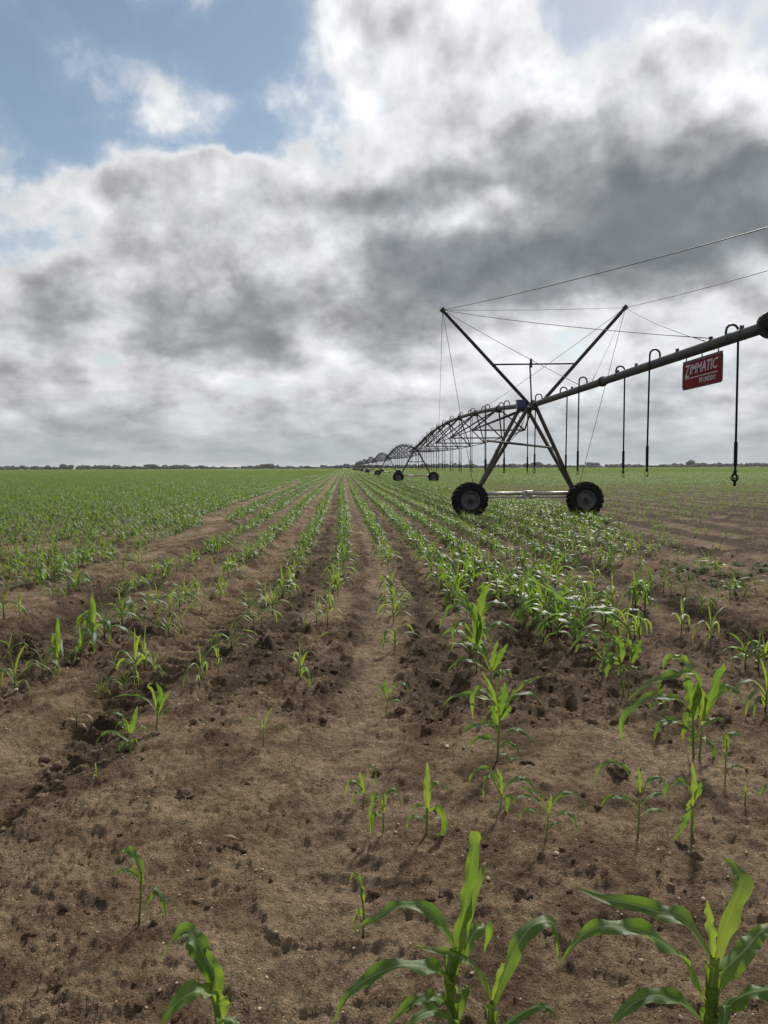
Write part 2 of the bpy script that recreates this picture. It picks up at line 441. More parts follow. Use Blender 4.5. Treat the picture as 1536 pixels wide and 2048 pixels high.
def soil():
    m, N = mat('field_soil')
    co = N.node('ShaderNodeTexCoord').outputs['Object']
    att = N.node('ShaderNodeAttribute', dict(attribute_name='wet')).outputs['Fac']
    n0 = N.noise(co, .8, 5, .55, .4); n1 = N.noise(co, 3.2, 6, .6, .3); n2 = N.noise(co, 22, 5, .65); n3 = N.noise(co, 120, 4, .7)
    c = N.mix(N.mr(n1, .36, .64), (.120, .082, .051), (.268, .196, .128))
    c = N.mix(N.m('MULTIPLY', N.mr(n0, .50, .66), .55), c, (.35, .268, .182))
    dry = N.node('ShaderNodeAttribute', dict(attribute_name='crust')).outputs['Fac']
    c = N.mix(N.m('MULTIPLY', dry, .6), c, (.30, .225, .155))
    c = N.mix(N.m('MULTIPLY', att, .85), c, (.052, .035, .025))
    g = N.m('ADD', N.m('MULTIPLY', n2, .9), N.m('MULTIPLY', n3, 1.1))
    g = N.mr(g, .70, 1.30, .30, 1.72, smooth=False)
    c = N.mix(1.0, c, N.node('ShaderNodeCombineXYZ', X=g, Y=g, Z=g).outputs[0], 'MULTIPLY')
    vor = N.node('ShaderNodeTexVoronoi', dict(feature='F1'), Vector=co, Scale=55.0)
    gr = N.mr(vor.outputs['Distance'], .10, .16, 1, 0)
    pick = N.mr(N.node('ShaderNodeSeparateColor', Color=vor.outputs['Color']).outputs[0], .93, .94)
    c = N.mix(N.m('MULTIPLY', N.m('MULTIPLY', gr, pick), .8), c, (.48, .40, .31))     # sand grains
    crack = N.node('ShaderNodeTexVoronoi', dict(feature='DISTANCE_TO_EDGE'), Vector=N.node('ShaderNodeVectorMath', dict(operation='ADD'), i0=co, i1=N.node('ShaderNodeVectorMath', dict(operation='SCALE'), i0=N.noise(co, 14, 3, .6, col=True), Scale=.09).outputs[0]).outputs[0], Scale=8.5)
    ck = N.m('MULTIPLY', N.mr(crack.outputs['Distance'], .0, .022, 1, 0), N.mr(N.noise(co, 1.7, 2, .5), .52, .6))
    c = N.mix(N.m('MULTIPLY', ck, .5), c, (.03, .02, .014))
    hgt = N.m('ADD', N.m('ADD', N.m('MULTIPLY', n2, 1.4), N.m('MULTIPLY', n3, .8)), N.m('MULTIPLY', ck, -.8))
    bn = N.node('ShaderNodeBump', Strength=1.0, Distance=.045, Height=hgt)
    p = N.node('ShaderNodeBsdfPrincipled', Base_Color=c, Roughness=.95, Normal=bn.outputs[0])
    p.inputs['Specular IOR Level'].default_value = .08
    N.node('ShaderNodeOutputMaterial', Surface=p.outputs[0]); return m
M['soil'] = soil()
gme = np_mesh('ground', V, F, M['soil'])
q_, rough_, lane_, trk_, trk2_, front_, fur_, f2_, _ = masks(V[:, 0], V[:, 1])
qq_ = V[:, 0] - rc(V[:, 1])
strip = sum(np.exp(-((qq_ - c_) / w_) ** 2) for c_, w_ in ((-.34, .13), (.34, .16), (-1.22, .18), (-2.45, .14), (-1.68, .10), (-3.45, .15), (-4.2, .18), (1.18, .16), (1.95, .2), (2.75, .2), (3.5, .22)))
wet = (.45 * np.clip(rough_ - .35, 0, 1) + .75 * strip * sst(4.2, 6.5, V[:, 1]) * sst(.35, .55, fbm(V[:, 0], V[:, 1], 1.6, 3, s=98))) + .75 * fur_ + .75 * f2_ + .35 * trk2_ + .12 * trk_ + 1.25 * sst(3.6, 8, V[:, 0] - .12 * V[:, 1] + 1.6) * sst(11, 17, V[:, 1]) * (.35 + .65 * sst(-.7, -.1, np.sin(2 * np.pi * (V[:, 0] - rc(V[:, 1])) / 1.54 + 1.5 * fbm(V[:, 0], V[:, 1], .4, 2, s=97)))) * (.4 + fbm(V[:, 0], V[:, 1], 1.2, 3, s=90))
wet = np.clip(wet * (.55 + .9 * fbm(V[:, 0], V[:, 1], 4, 3, s=95)), 0, 1)
cr_ = np.clip(.9 * lane_ * sst(1.6, 3, V[:, 1]) + .5 * np.exp(-((qq_ + 3.0) / .12) ** 2) + .45 * sst(3.6, 8, V[:, 0] - .12 * V[:, 1] + 1.6) * sst(9, 13, V[:, 1]) * (1 - np.clip(wet * 1.4, 0, 1)), 0, 1) * (.6 + .6 * fbm(V[:, 0], V[:, 1], 2.5, 3, s=111))
gme.attributes.new('crust', 'FLOAT', 'POINT').data.foreach_set('value', np.clip(cr_, 0, 1).astype(np.float32))
a = gme.attributes.new('wet', 'FLOAT', 'POINT'); a.data.foreach_set('value', wet.astype(np.float32))
link('ground', gme, kind='structure')
#@@GROUND_END
# ------------------------------------------------------------------ the irrigation machine
TX = [6.15, 7.70, 7.85, 7.45, 6.95, 6.35, 5.8, 5.2]
TY = [25.0, 83.0, 143.0, 203.0, 263.0, 323.0, 383.0, 443.0]
PZ = 3.79                                       # pipe height over the towers
def frame(i):
    if i == 0: a = math.atan2(TX[1] - TX[0], TY[1] - TY[0]) * .3
    elif i == len(TX) - 1: a = 0
    else: a = math.atan2(TX[i + 1] - TX[i - 1], TY[i + 1] - TY[i - 1])
    return a

def tyre_mesh():
    mb = MB(); RO, RI, w = .575, .31, .19
    prof = [(RI, -w * .72), (RI + .03, -w * .92), (RI + .12, -w), (RO - .07, -w * .98), (RO - .015, -w * .8), (RO, -w * .3), (RO, w * .3), (RO - .015, w * .8), (RO - .07, w * .98), (RI + .12, w), (RI + .03, w * .92), (RI, w * .72)]
    mb.lathe((0, 0, 0), prof, 48)
    for k in range(20):
        for sgn in (-1, 1):
            a = 2 * math.pi * (k + (.5 if sgn > 0 else 0)) / 20
            for j in range(3):                         # each lug in three short bars, slanting like a chevron
                aa = a + .075 * (j - 1); yy = sgn * (.03 + .065 * (2 - j) )
                rr = RO + (.018 if j else .004)
                rot = Matrix.Rotation(-aa, 3, 'Y') @ Matrix.Rotation(sgn * .55, 3, 'X')
                mb.box((rr * math.cos(aa), yy, rr * math.sin(aa)), (.055, .075, .052), rot)
    return mb.mesh('tyre', M['rubber'], False)
def rim_mesh():
    mb = MB()
    mb.lathe((0, 0, 0), [(.315, -.15), (.325, -.165), (.315, -.178), (.295, -.165), (.275, -.11), (.255, -.07), (.21, -.055), (.17, -.075), (.14, -.10), (.0, -.10)], 40)
    mb.lathe((0, 0, 0), [(.315, .15), (.33, .165), (.30, .165), (.27, .08), (.26, -.03)], 40)
    return mb.mesh('rim', M['rim'], True)
def hub_mesh():
    mb = MB(); mb.lathe((0, 0, 0), [(0, -.165), (.04, -.165), (.05, -.15), (.05, -.11), (.085, -.105), (.085, -.09)], 20)
    for k in range(8):
        a = 2 * math.pi * k / 8 + .2; mb.lathe((.105 * math.cos(a), 0, .105 * math.sin(a)), [(0, -.128), (.011, -.128), (.011, -.09)], 6)
    mb.lathe((0, 0, 0), [(.06, -.09), (.06, .28), (0, .28)], 12)
    mb.box((0, .33, 0.02), (.2, .2, .24))
    return mb.mesh('hub', M['darksteel'])
ME = dict(tyre=tyre_mesh(), rim=rim_mesh(), hub=hub_mesh())
WOFF = 1.99; WZ = .565
ordn = ['nearest', 'second', 'third', 'fourth', 'fifth', 'sixth', 'seventh', 'farthest']
def tower(i):
    lab = ['nearest wheeled drive tower, with grey A-frame legs and two big black tyres',
           'second wheeled drive tower, seen small between the left wheel and the horizon',
           'third wheeled drive tower along the machine, just left of the second',
           'fourth wheeled drive tower, tiny dark tyres in the maize near the horizon',
           'fifth wheeled drive tower, far down the machine before the tree line',
           'sixth wheeled drive tower, barely visible far down the arched pipe line',
           'seventh wheeled drive tower, a speck near the end of the pipe line',
           'last wheeled drive tower at the vanishing end of the pipe line'][i]
    t = thing('drive_tower', lab, 'irrigation tower', (TX[i], TY[i], 0), 'wheeled towers of the centre pivot')
    t.rotation_euler.z = -frame(i) if i else 0
    for s in (-1, 1):
        w = link('wheel', None, t); w.location = (s * WOFF, 0, WZ)
        for nm in ('tyre', 'rim', 'hub'):
            link(nm, ME[nm], w)
        w.rotation_euler.y = .37 * s + i
        w.rotation_euler.z = 0
        foot = Vector((s * 1.72, .30, .80))
        for k, yy in enumerate((-.55, .75)):
            top = Vector((s * (.16 if k else .12), yy, PZ - .10))
            f = foot + Vector((s * 0.0, (k - .5) * .09, 0))
            mb = MB(); mb.tube([top, top.lerp(f, .5), f], .064, 10)
            link('leg', mb.mesh('leg', M['galv_brown']), t)
        mb = MB()                                       # gusset welding the legs to the base beam
        mb.tube([foot + Vector((-.03 * s, 0, .12)), foot + Vector((.05 * s, 0, -.22))], .075, 8)
        link('leg_foot', mb.mesh('leg_foot', M['galv_brown']), t)
        a = Vector((s * .95, -.02, 2.33)); b = Vector((s * 1.0, .57, 2.27))
        mb = MB(); mb.tube([a, b], .022, 6); link('leg_brace', mb.mesh('leg_brace', M['galv_brown']), t)
        mb = MB()
        mb.tube([(s * .10, .38, .775), (s * 1.86, .38, .775)], .062, 12)
        link('base_beam', mb.mesh('base_beam', M['galv_pale'], True), t)
        mb = MB(); mb.tube([(s * .10, .20, .655), (s * 1.80, .20, .655)], .030, 8)
        mb.tube([(s * .12, .20, .655), (s * .34, .20, .655)], .045, 8)
        link('drive_shaft', mb.mesh('drive_shaft', M['galv_pale'], True), t)
    mb = MB(); mb.box((.01, .24, .77), (.17, .22, .22)); mb.tube([(.0, .05, .80), (.19, .05, .80)], .085, 12); mb.box((-.06, .2, .66), (.10, .2, .16))
    link('gear_motor', mb.mesh('gear_motor', M['galv_pale']), t)
    mb = MB(); mb.tube([(-1.62, -1.15 if i == 0 else -.1, 2.55), (.93, .1, 2.34)] if i == 0 else [(-.95, 0, 2.3), (.95, 0, 2.3)], .040, 4)
    link('cross_brace', mb.mesh('cross_brace', M['galv']), t)
    mb = MB(); mb.tube([(-.35, .1, PZ - .12), (.35, .1, PZ - .12)], .05, 8); mb.tube([(0, -.7, PZ - .13), (0, .9, PZ - .13)], .045, 8)
    mb.box((.12, -.1, PZ + .02), (.10, .18, .26)); mb.box((-.12, .05, PZ + .01), (.06, .3, .3))
    link('pipe_saddle', mb.mesh('pipe_saddle', M['darksteel']), t)
    mb = MB(); mb.box((-.30, -.15, PZ + .0), (.27, .22, .27)); mb.box((-.30, -.265, PZ + .0), (.22, .02, .22)); mb.box((-.30, -.15, PZ + .145), (.30, .25, .02))
    link('control_box', mb.mesh('control_box', M['bluebox']), t)
    mb = MB()
    mb.tube([(-.3, -.12, PZ - .14), (-.36, -.1, PZ - .35), (-.22, -.1, PZ - .62), (-.38, -.12, PZ - .95), (-.55, -.2, PZ - 1.05)], .009, 5)
    mb.tube([(-.26, -.12, PZ - .14), (-.15, -.15, PZ - .45), (-.30, -.15, PZ - .85), (-.62, -.2, PZ - 1.2)], .009, 5)
    link('power_cable', mb.mesh('power_cable', M['hose']), t)
    return t
for i in range(len(TX)): tower(i)

def hook_pts(p, side):                                   # gooseneck: out of the pipe top, over and down beside it
    r = .105; pts = [p + Vector((0, 0, .07)), p + Vector((0, 0, .13))]
    for k in range(7):
        a = math.pi * k / 6
        pts.append(p + Vector((side * (r - r * math.cos(a)), 0, .15 + r * math.sin(a))))
    return pts
def drop(parent, p, side, bottom=1.55, full=True, label=None):
    hp = hook_pts(p, side); x, y_ = hp[-1].x, hp[-1].y
    root = link('sprinkler_drop', None, parent)
    mb = MB(); mb.tube(hp, .021, 8 if full else 5); link('gooseneck', mb.mesh('gooseneck', M['darksteel'], True), root)
    lean = random.uniform(-.02, .02)
    top = hp[-1]; wt = bottom + .52
    mb = MB(); mb.tube([top, (x + lean * .5, y_, (top.z + wt) / 2), (x + lean, y_, wt)], .019, 8 if full else 4); link('drop_hose', mb.mesh('drop_hose', M['hose'], True), root)
    mb = MB(); mb.tube([(x + lean, y_, wt), (x + lean, y_, bottom + .12)], .031, 8 if full else 5)
    mb.tube([(x + lean, y_, bottom + .12), (x + lean, y_, bottom + .05)], .02, 6)
    link('drop_weight', mb.mesh('drop_weight', M['hose']), root)
    if full:
        mb = MB(); c = Vector((x + lean, y_, bottom))
        mb.lathe(c, [(.0, .05), (.026, .05), (.03, .02), (.018, 0)], 12, 'Z')
        for k in range(3):
            a = 2 * math.pi * k / 3 + .4; d = Vector((math.cos(a), math.sin(a), 0))
            mb.tube([c + d * .018, c + d * .04 + Vector((0, 0, -.02)), c + d * .04 + Vector((0, 0, -.06)), c + d * .015 + Vector((0, 0, -.085))], .005, 4)
        mb.lathe(c, [(0, -.10), (.03, -.095), (.045, -.08), (.0, -.075)], 12, 'Z')
        link('nozzle', mb.mesh('nozzle', M['hose']), root)
    return root

def span(i):
    A = Vector((TX[i] + (.15 if i == 0 else 0), TY[i], PZ)); B = Vector((TX[i + 1], TY[i + 1], PZ)); L = (B - A).length
    lab = ['nearest arched span of pipe with triangular trusses and hanging drops, behind the near tower',
           'second arched span of trussed pipe, beyond the second tower',
           'third arched span of trussed pipe, shrinking toward the horizon',
           'fourth arched span of trussed pipe, small against the low cloud',
           'fifth arched span of trussed pipe just above the tree line',
           'sixth arched span of trussed pipe, very small above the tree line',
           'seventh and last arched span of trussed pipe at the far end'][i]
    t = thing('pivot_span', lab, 'irrigation span', (0, 0, 0), 'arched spans of the centre pivot')
    P = lambda u: A.lerp(B, u) + Vector((0, 0, (.98 if i == 0 else 1.05) * 4 * u * (1 - u)))
    side = (B - A).normalized().cross(Vector((0, 0, 1)))
    n = 9
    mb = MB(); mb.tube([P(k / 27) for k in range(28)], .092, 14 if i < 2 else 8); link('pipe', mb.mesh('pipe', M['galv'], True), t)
    for k in range(1, n):
        mb = MB(); p = P(k / n); d = (P(k / n + .01) - P(k / n - .01)).normalized()
        mb.tube([p - d * .03, p + d * .03], .14, 14)
        mb.box(p - Vector((0, 0, .12)), (.22, .10, .10)); link('pipe_flange', mb.mesh('pipe_flange', M['darksteel']), t)
    lo = []
    for k in range(1, n):
        u = k / n; sag = 4 * u * (1 - u); dep = .42 + 1.25 * sag; hw = .85 + .70 * sag; p = P(u)
        l = p + Vector((0, 0, -dep)) - side * hw; r = p + Vector((0, 0, -dep)) + side * hw; lo.append((l, r))
        rr = .036
        mb = MB(); mb.tube([l, r], rr, 5); link('truss_spreader', mb.mesh('truss_spreader', M['darksteel']), t)
        for q in (l, r):
            mb = MB(); mb.tube([p, q], rr, 5); link('truss_strut', mb.mesh('truss_strut', M['darksteel']), t)
            mb = MB(); mb.tube([P(u - 1 / n), q], rr, 5); link('truss_diagonal', mb.mesh('truss_diagonal', M['darksteel']), t)
    for s in (0, 1):
        pts = [A + Vector((0, 0, -.08))] + [q[s] for q in lo] + [B + Vector((0, 0, -.08))]
        mb = MB()
        for a_, b_ in zip(pts[:-1], pts[1:]): mb.tube([a_, b_], .022, 5)
        link('truss_rod', mb.mesh('truss_rod', M['darksteel']), t)
    nd = 25
    for k in range(nd):
        u = (k + .75) / nd
        if i <= 2:
            drop(t, P(u), -1 if k % 2 else 1, 1.52 + random.uniform(-.04, .05), i == 0)
        elif k % 2 == 0:
            drop(t, P(u), -1 if k % 4 else 1, 1.52, False)
    return t
random.seed(5)
for i in range(len(TX) - 1): span(i)

# overhang that runs from the near tower past the right of the camera
OX = 6.30
oh = thing('pivot_overhang', 'long grey overhang pipe crossing the upper right, with a cable-stayed V mast', 'irrigation overhang', (OX, 25.0, 0))
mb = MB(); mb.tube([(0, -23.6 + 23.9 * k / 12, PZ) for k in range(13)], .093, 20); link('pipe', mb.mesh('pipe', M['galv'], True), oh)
for yy, rr in ((18.1, .125), (10.85, .20), (4.2, .16)):
    mb = MB(); mb.tube([(0, yy - 25 - .035, PZ), (0, yy - 25 + .035, PZ)], rr, 20)
    mb.tube([(0, yy - 25 - .09, PZ), (0, yy - 25 + .09, PZ)], .115, 20)
    for k in range(8):
        a = 2 * math.pi * k / 8; mb.tube([(math.cos(a) * rr * .82, yy - 25 - .06, PZ + math.sin(a) * rr * .82), (math.cos(a) * rr * .82, yy - 25 + .06, PZ + math.sin(a) * rr * .82)], .014, 6)
    link('pipe_flange', mb.mesh('pipe_flange', M['darksteel']), oh)
for yy in (17.0, 12.6, 11.6, 20.5, 15.9, 13.9):
    mb = MB(); mb.tube([(0, yy - 25 - .025, PZ), (0, yy - 25 + .025, PZ)], .096, 20); mb.box((-.03, yy - 25, PZ + .11), (.05, .05, .05))
    link('pipe_clamp', mb.mesh('pipe_clamp', M['galv']), oh)
TL = at(885, 620, 25.0); TR = at(1251, 615, 25.0); JB = Vector((OX - .12, 25.0, PZ + .05))
CL = at(984, 729, 25.0); CR = at(1153, 727, 25.0); CM = at(1062, 728, 25.0)
off = Vector((OX, 25.0, 0))
for a_, sx in ((TL, -.14), (TR, .27)):
    mb = MB(); mb.tube([a_ - off, Vector((sx, 0, PZ + .05))], .060, 8)
    link('mast_arm', mb.mesh('mast_arm', M['darksteel']), oh)
    mb = MB(); mb.box(a_ - off, (.15, .10, .12), Matrix.Rotation(.8 * (1 if sx > 0 else -1), 3, 'Y')); mb.tube([a_ - off + Vector((0, -.12, .03)), a_ - off + Vector((0, .12, .03))], .03, 6)
    link('mast_cap', mb.mesh('mast_cap', M['darksteel']), oh)
mb = MB(); mb.tube([CL - off, CR - off], .030, 8); link('mast_crossbar', mb.mesh('mast_crossbar', M['darksteel']), oh)
mb = MB(); mb.tube([CM - off + Vector((-.05, -.05, 0)), Vector((-.0, .15, PZ))], .026, 6)
mb.tube([CM - off + Vector((0, 0, -.12)), CM - off + Vector((.0, 0, .18))], .045, 6); link('mast_strut', mb.mesh('mast_strut', M['darksteel']), oh)
def pipe_at(Y):
    if Y <= 25: return Vector((OX, Y, PZ + .08))
    u = (Y - 25) / 58; return Vector((TX[0] + .15 + (TX[1] - TX[0] - .15) * u, Y, PZ + .08 + .98 * 4 * u * (1 - u)))
cabs = [(TL, pipe_at(12.5)), (TR, pipe_at(12.8)), (TL, pipe_at(2.2)), (TR, pipe_at(2.2)), (TL, TR), (TL, pipe_at(19.8)), (TR, pipe_at(36.5)),
        (TL, pipe_at(57.0)), (TL, Vector((4.35, 25.3, .95))), (TR, Vector((8.0, 25.3, .95))), (TR, pipe_at(19.0) + Vector((0, 0, -.05)))]
for a_, b_ in cabs:
    mb = MB(); L_ = (b_ - a_).length
    pts = [a_.lerp(b_, k / 8) - Vector((0, 0, .006 * L_ * 4 * (k / 8) * (1 - k / 8))) - off for k in range(9)]
    mb.tube(pts, .0085, 5); link('stay_cable', mb.mesh('stay_cable', M['cable'], True), oh)
for k, (yy, sd_) in enumerate([(12.15, 1), (14.75, -1), (17.2, 1), (19.3, -1), (21.75, 1), (23.8, -1), (9.7, -1), (7.3, 1), (4.9, -1)]):
    r_ = drop(oh, Vector((0, yy - 25, PZ)), sd_, 1.58 if k == 0 else 1.54 + .05 * (k % 2), True)
    if k == 0:                                           # the closest one carries a big spinner sprinkler in a ring cage
        mb = MB(); c = Vector((.21, 12.15 - 25, 1.50))
        mb.tube([c + Vector((math.cos(a) * .062, 0, math.sin(a) * .062)) for a in [2 * math.pi * j / 14 for j in range(15)]], .011, 6, False)
        mb.tube([c + Vector((0, math.cos(a) * .062, math.sin(a) * .062)) for a in [2 * math.pi * j / 14 for j in range(15)]], .011, 6, False)
        mb.tube([c + Vector((0, 0, .10)), c + Vector((0, 0, .04))], .028, 8); mb.tube([c + Vector((0, 0, -.03)), c + Vector((0, 0, -.14))], .024, 8)
        link('sprinkler_cage', mb.mesh('sprinkler_cage', M['hose']), r_)

# the sign hanging under the pipe
def at_x(px, py, X):
    r = ray(px, py); t = X / r.x; return (r.y * t, CAM_Z + r.z * t)
s_tl, s_tr, s_bl, s_br = [at_x(a, b, OX - .02) for a, b in ((1367, 730), (1445, 703), (1367, 778), (1445, 763))]
sg = thing('hanging_sign', 'red rectangular sign with white lettering hanging on hooks under the overhang pipe', 'sign', (OX - .02, (s_tl[0] + s_tr[0]) / 2, 0))
SL, SH, SZ = s_tl[0] - s_tr[0], ((s_tl[1] - s_bl[1]) + (s_tr[1] - s_br[1])) / 2, (s_tl[1] + s_tr[1]) / 2
print('sign', SL, SH, SZ)                            # length along the pipe, height, top edge
sh = MB()
def rrect(l, h, r, n=5):
    pts = []
    for cx, cz, a0 in ((l / 2 - r, h / 2 - r, 0), (-l / 2 + r, h / 2 - r, 90), (-l / 2 + r, -h / 2 + r, 180), (l / 2 - r, -h / 2 + r, 270)):
        for k in range(n + 1):
            a = R(a0 + 90 * k / n); pts.append((cx + r * math.cos(a), cz + r * math.sin(a)))
    return pts
def plate(l, h, r, x0, x1, zc):
    mb = MB(); p = rrect(l, h, r); n = len(p)
    for x in (x0, x1):
        for a, b in p: mb.v.append(Vector((x, -a, zc + b)))
    mb.f.append(tuple(range(n))[::-1]); mb.f.append(tuple(range(n, 2 * n)))
    for k in range(n): mb.f.append((k, (k + 1) % n, n + (k + 1) % n, n + k))
    return mb
link('sign_panel', plate(SL, SH, .05, -.012, .012, SZ - SH / 2).mesh('sign_panel', M['sign_red']), sg)
mb = MB(); p = rrect(SL + .012, SH + .012, .055)
mb.tube([Vector((0, -a, SZ - SH / 2 + b)) for a, b in p + p[:1]], .014, 6, False); link('sign_rim', mb.mesh('sign_rim', M['sign_edge']), sg)
mb = MB(); mb.box((0, 0, SZ + .012), (.035, SL - .03, .04)); link('top_rail', mb.mesh('top_rail', M['sign_edge']), sg)
for yy in (.60, .0, -.58):
    mb = MB(); mb.tube([(0, yy, SZ), (0, yy, SZ + .06), (.012, yy + .015, SZ + .08), (-.012, yy, SZ + .10), (0, yy, PZ - .05)], .011, 6)
    mb.box((0, yy, SZ + .11), (.03, .04, .03)); link('hook', mb.mesh('hook', M['sign_edge']), sg)
def text(body, u0, u1, z0, z1, offs=.0, shear=.0):
    """lettering from u0 to u1 metres from the sign's left end, z0 to z1 below its top edge"""
    cu = bpy.data.curves.new('lettering', 'FONT'); cu.body = body; cu.size = 1; cu.shear = shear; cu.offset = offs; cu.extrude = .002; cu.resolution_u = 3
    o = bpy.data.objects.new('lettering', cu); C.objects.link(o); bpy.context.view_layer.update()
    me = bpy.data.meshes.new_from_object(o.evaluated_get(bpy.context.evaluated_depsgraph_get())); bpy.data.objects.remove(o)
    co = np.zeros(len(me.vertices) * 3); me.vertices.foreach_get('co', co); co = co.reshape(-1, 3)
    lo, hi = co.min(0), co.max(0); q = (co - lo) / (hi - lo + 1e-9)
    out = np.stack([-.0155 + (q[:, 2] - .5) * -.003, SL / 2 - (u0 + (u1 - u0) * q[:, 0]), SZ - z1 + (z1 - z0) * q[:, 1]], 1)
    me.vertices.foreach_set('co', out.astype(np.float32).ravel()); me.materials.clear(); me.materials.append(M['sign_white']); me.name = 'lettering'; me.update()
    return link('lettering', me, sg)
k1, k2 = SL / 1.33, SH / .60
text('Z', .085 * k1, .27 * k1, .055 * k2, .345 * k2, .012, .22)
text('IMMATIC', .275 * k1, 1.22 * k1, .065 * k2, .295 * k2, .010, .22)
text('TM', 1.235 * k1, 1.27 * k1, .06 * k2, .075 * k2)
text('BY LINDSAY', .62 * k1, 1.17 * k1, .42 * k2, .53 * k2, .006)
mb = MB(); mb.box((-.0145, .0, SZ - .372 * k2), (.004, 1.10 * k1, .015)); link('underline', mb.mesh('underline', M['sign_white']), sg)

# ------------------------------------------------------------------ maize
def spline(pts, n):
    pts = [np.array(p, float) for p in pts]; k = len(pts)
    if k == 2: return np.array([pts[0] + (pts[1] - pts[0]) * t for t in np.linspace(0, 1, n)])
    P = [2 * pts[0] - pts[1]] + pts + [2 * pts[-1] - pts[-2]]
    out = []
    for t in np.linspace(0, k - 1 - 1e-6, n):
        i = int(t); f = t - i; a, b, c, d = P[i:i + 4]
        out.append(.5 * (2 * b + (c - a) * f + (2 * a - 5 * b + 4 * c - d) * f * f + (3 * b - a - 3 * c + d) * f ** 3))
    return np.array(out)
def leaf_geo(P, Wd, side=None, fold=.35, wave=.0, twist=0.0, across=4, seed=0, blunt=False, t0=0, roll=0.0):
    """ribbon along P (n,3) with a V fold, wavy edges and pointed tip"""
    n = len(P); T = np.gradient(P, axis=0); T /= np.linalg.norm(T, axis=1)[:, None] + 1e-9
    if side is None:
        h = P[-1] - P[0]; h = np.array([h[0], h[1], 0]); 
        h = h / (np.linalg.norm(h) + 1e-9); side = np.array([-h[1], h[0], 0])
    side = np.array(side, float); S = side[None, :] - T * (T @ side)[:, None]; S /= np.linalg.norm(S, axis=1)[:, None] + 1e-9
    N = np.cross(S, T)
    rs = np.random.RandomState(seed % 100000)
    v = np.linspace(0, 1, n)
    prof = np.minimum(1, .34 + 2.3 * v) * np.clip(1 - ((v - .30) / .70).clip(0) ** 2.1, 0, 1) ** .85
    if blunt: prof = np.minimum(1, .4 + 2.0 * v) * (1 - .25 * v) * np.where(v > .97, .8, 1)
    prof[-1] = .02 if not blunt else .55
    tw = roll * np.minimum(1, v * 4) + twist * (v ** 1.2) + .12 * np.sin(v * 5 + rs.rand() * 6)
    c, s_ = np.cos(tw)[:, None], np.sin(tw)[:, None]
    S2 = S * c + N * s_; N2 = N * c - S * s_
    us = np.linspace(-1, 1, across + 1); V = []; UV = []
    ph = rs.rand(2) * 6.28; fr = (7 if n > 16 else 5) + rs.rand() * 5
    for j, u in enumerate(us):
        w = Wd / 2 * prof
        wv = 2.3 * wave * Wd * np.sin(v * fr * 2.2 + 1.4 * np.sin(v * 7 + ph[1 if u < 0 else 0]) + ph[0 if u < 0 else 1]) * abs(u) ** 2 * prof * np.minimum(1, 3 * v)
        V.append(P + S2 * (u * w * math.cos(fold))[:, None] + N2 * (abs(u) * w * math.sin(fold) + wv)[:, None])
        UV.append(np.stack([np.full(n, (u + 1) / 2), t0 + (1 - t0) * v], 1))
    V = np.stack(V, 1).reshape(-1, 3); UV = np.stack(UV, 1).reshape(-1, 2)
    a = np.arange(n * (across + 1)).reshape(n, across + 1)
    F = np.stack([a[:-1, :-1].ravel(), a[:-1, 1:].ravel(), a[1:, 1:].ravel(), a[1:, :-1].ravel()], 1)
    return V, UV, F
def tube_geo(P, rad, k=8, v0=0.0, v1=1.0):
    P = np.array(P, float); n = len(P); V = []; UV = []
    T = np.gradient(P, axis=0); T /= np.linalg.norm(T, axis=1)[:, None]
    sx = np.array([1., 0, 0]); S = sx - T * (T @ sx)[:, None]; S /= np.linalg.norm(S, axis=1)[:, None]; N = np.cross(S, T)
    for j in range(k):
        a = 2 * math.pi * j / k
        V.append(P + (S * math.cos(a) + N * math.sin(a)) * np.array(rad)[:, None]); UV.append(np.stack([np.full(n, j / k), np.linspace(v0, v1, n)], 1))
    V = np.stack(V, 1).reshape(-1, 3); UV = np.stack(UV, 1).reshape(-1, 2)
    F = []
    for i in range(n - 1):
        for j in range(k): a = i * k + j; b = i * k + (j + 1) % k; F.append((a, b, b + k, a + k))
    return V, UV, np.array(F)
def mk(name, geo, m): return np_mesh(name, geo[0], geo[2], m, True, geo[1])

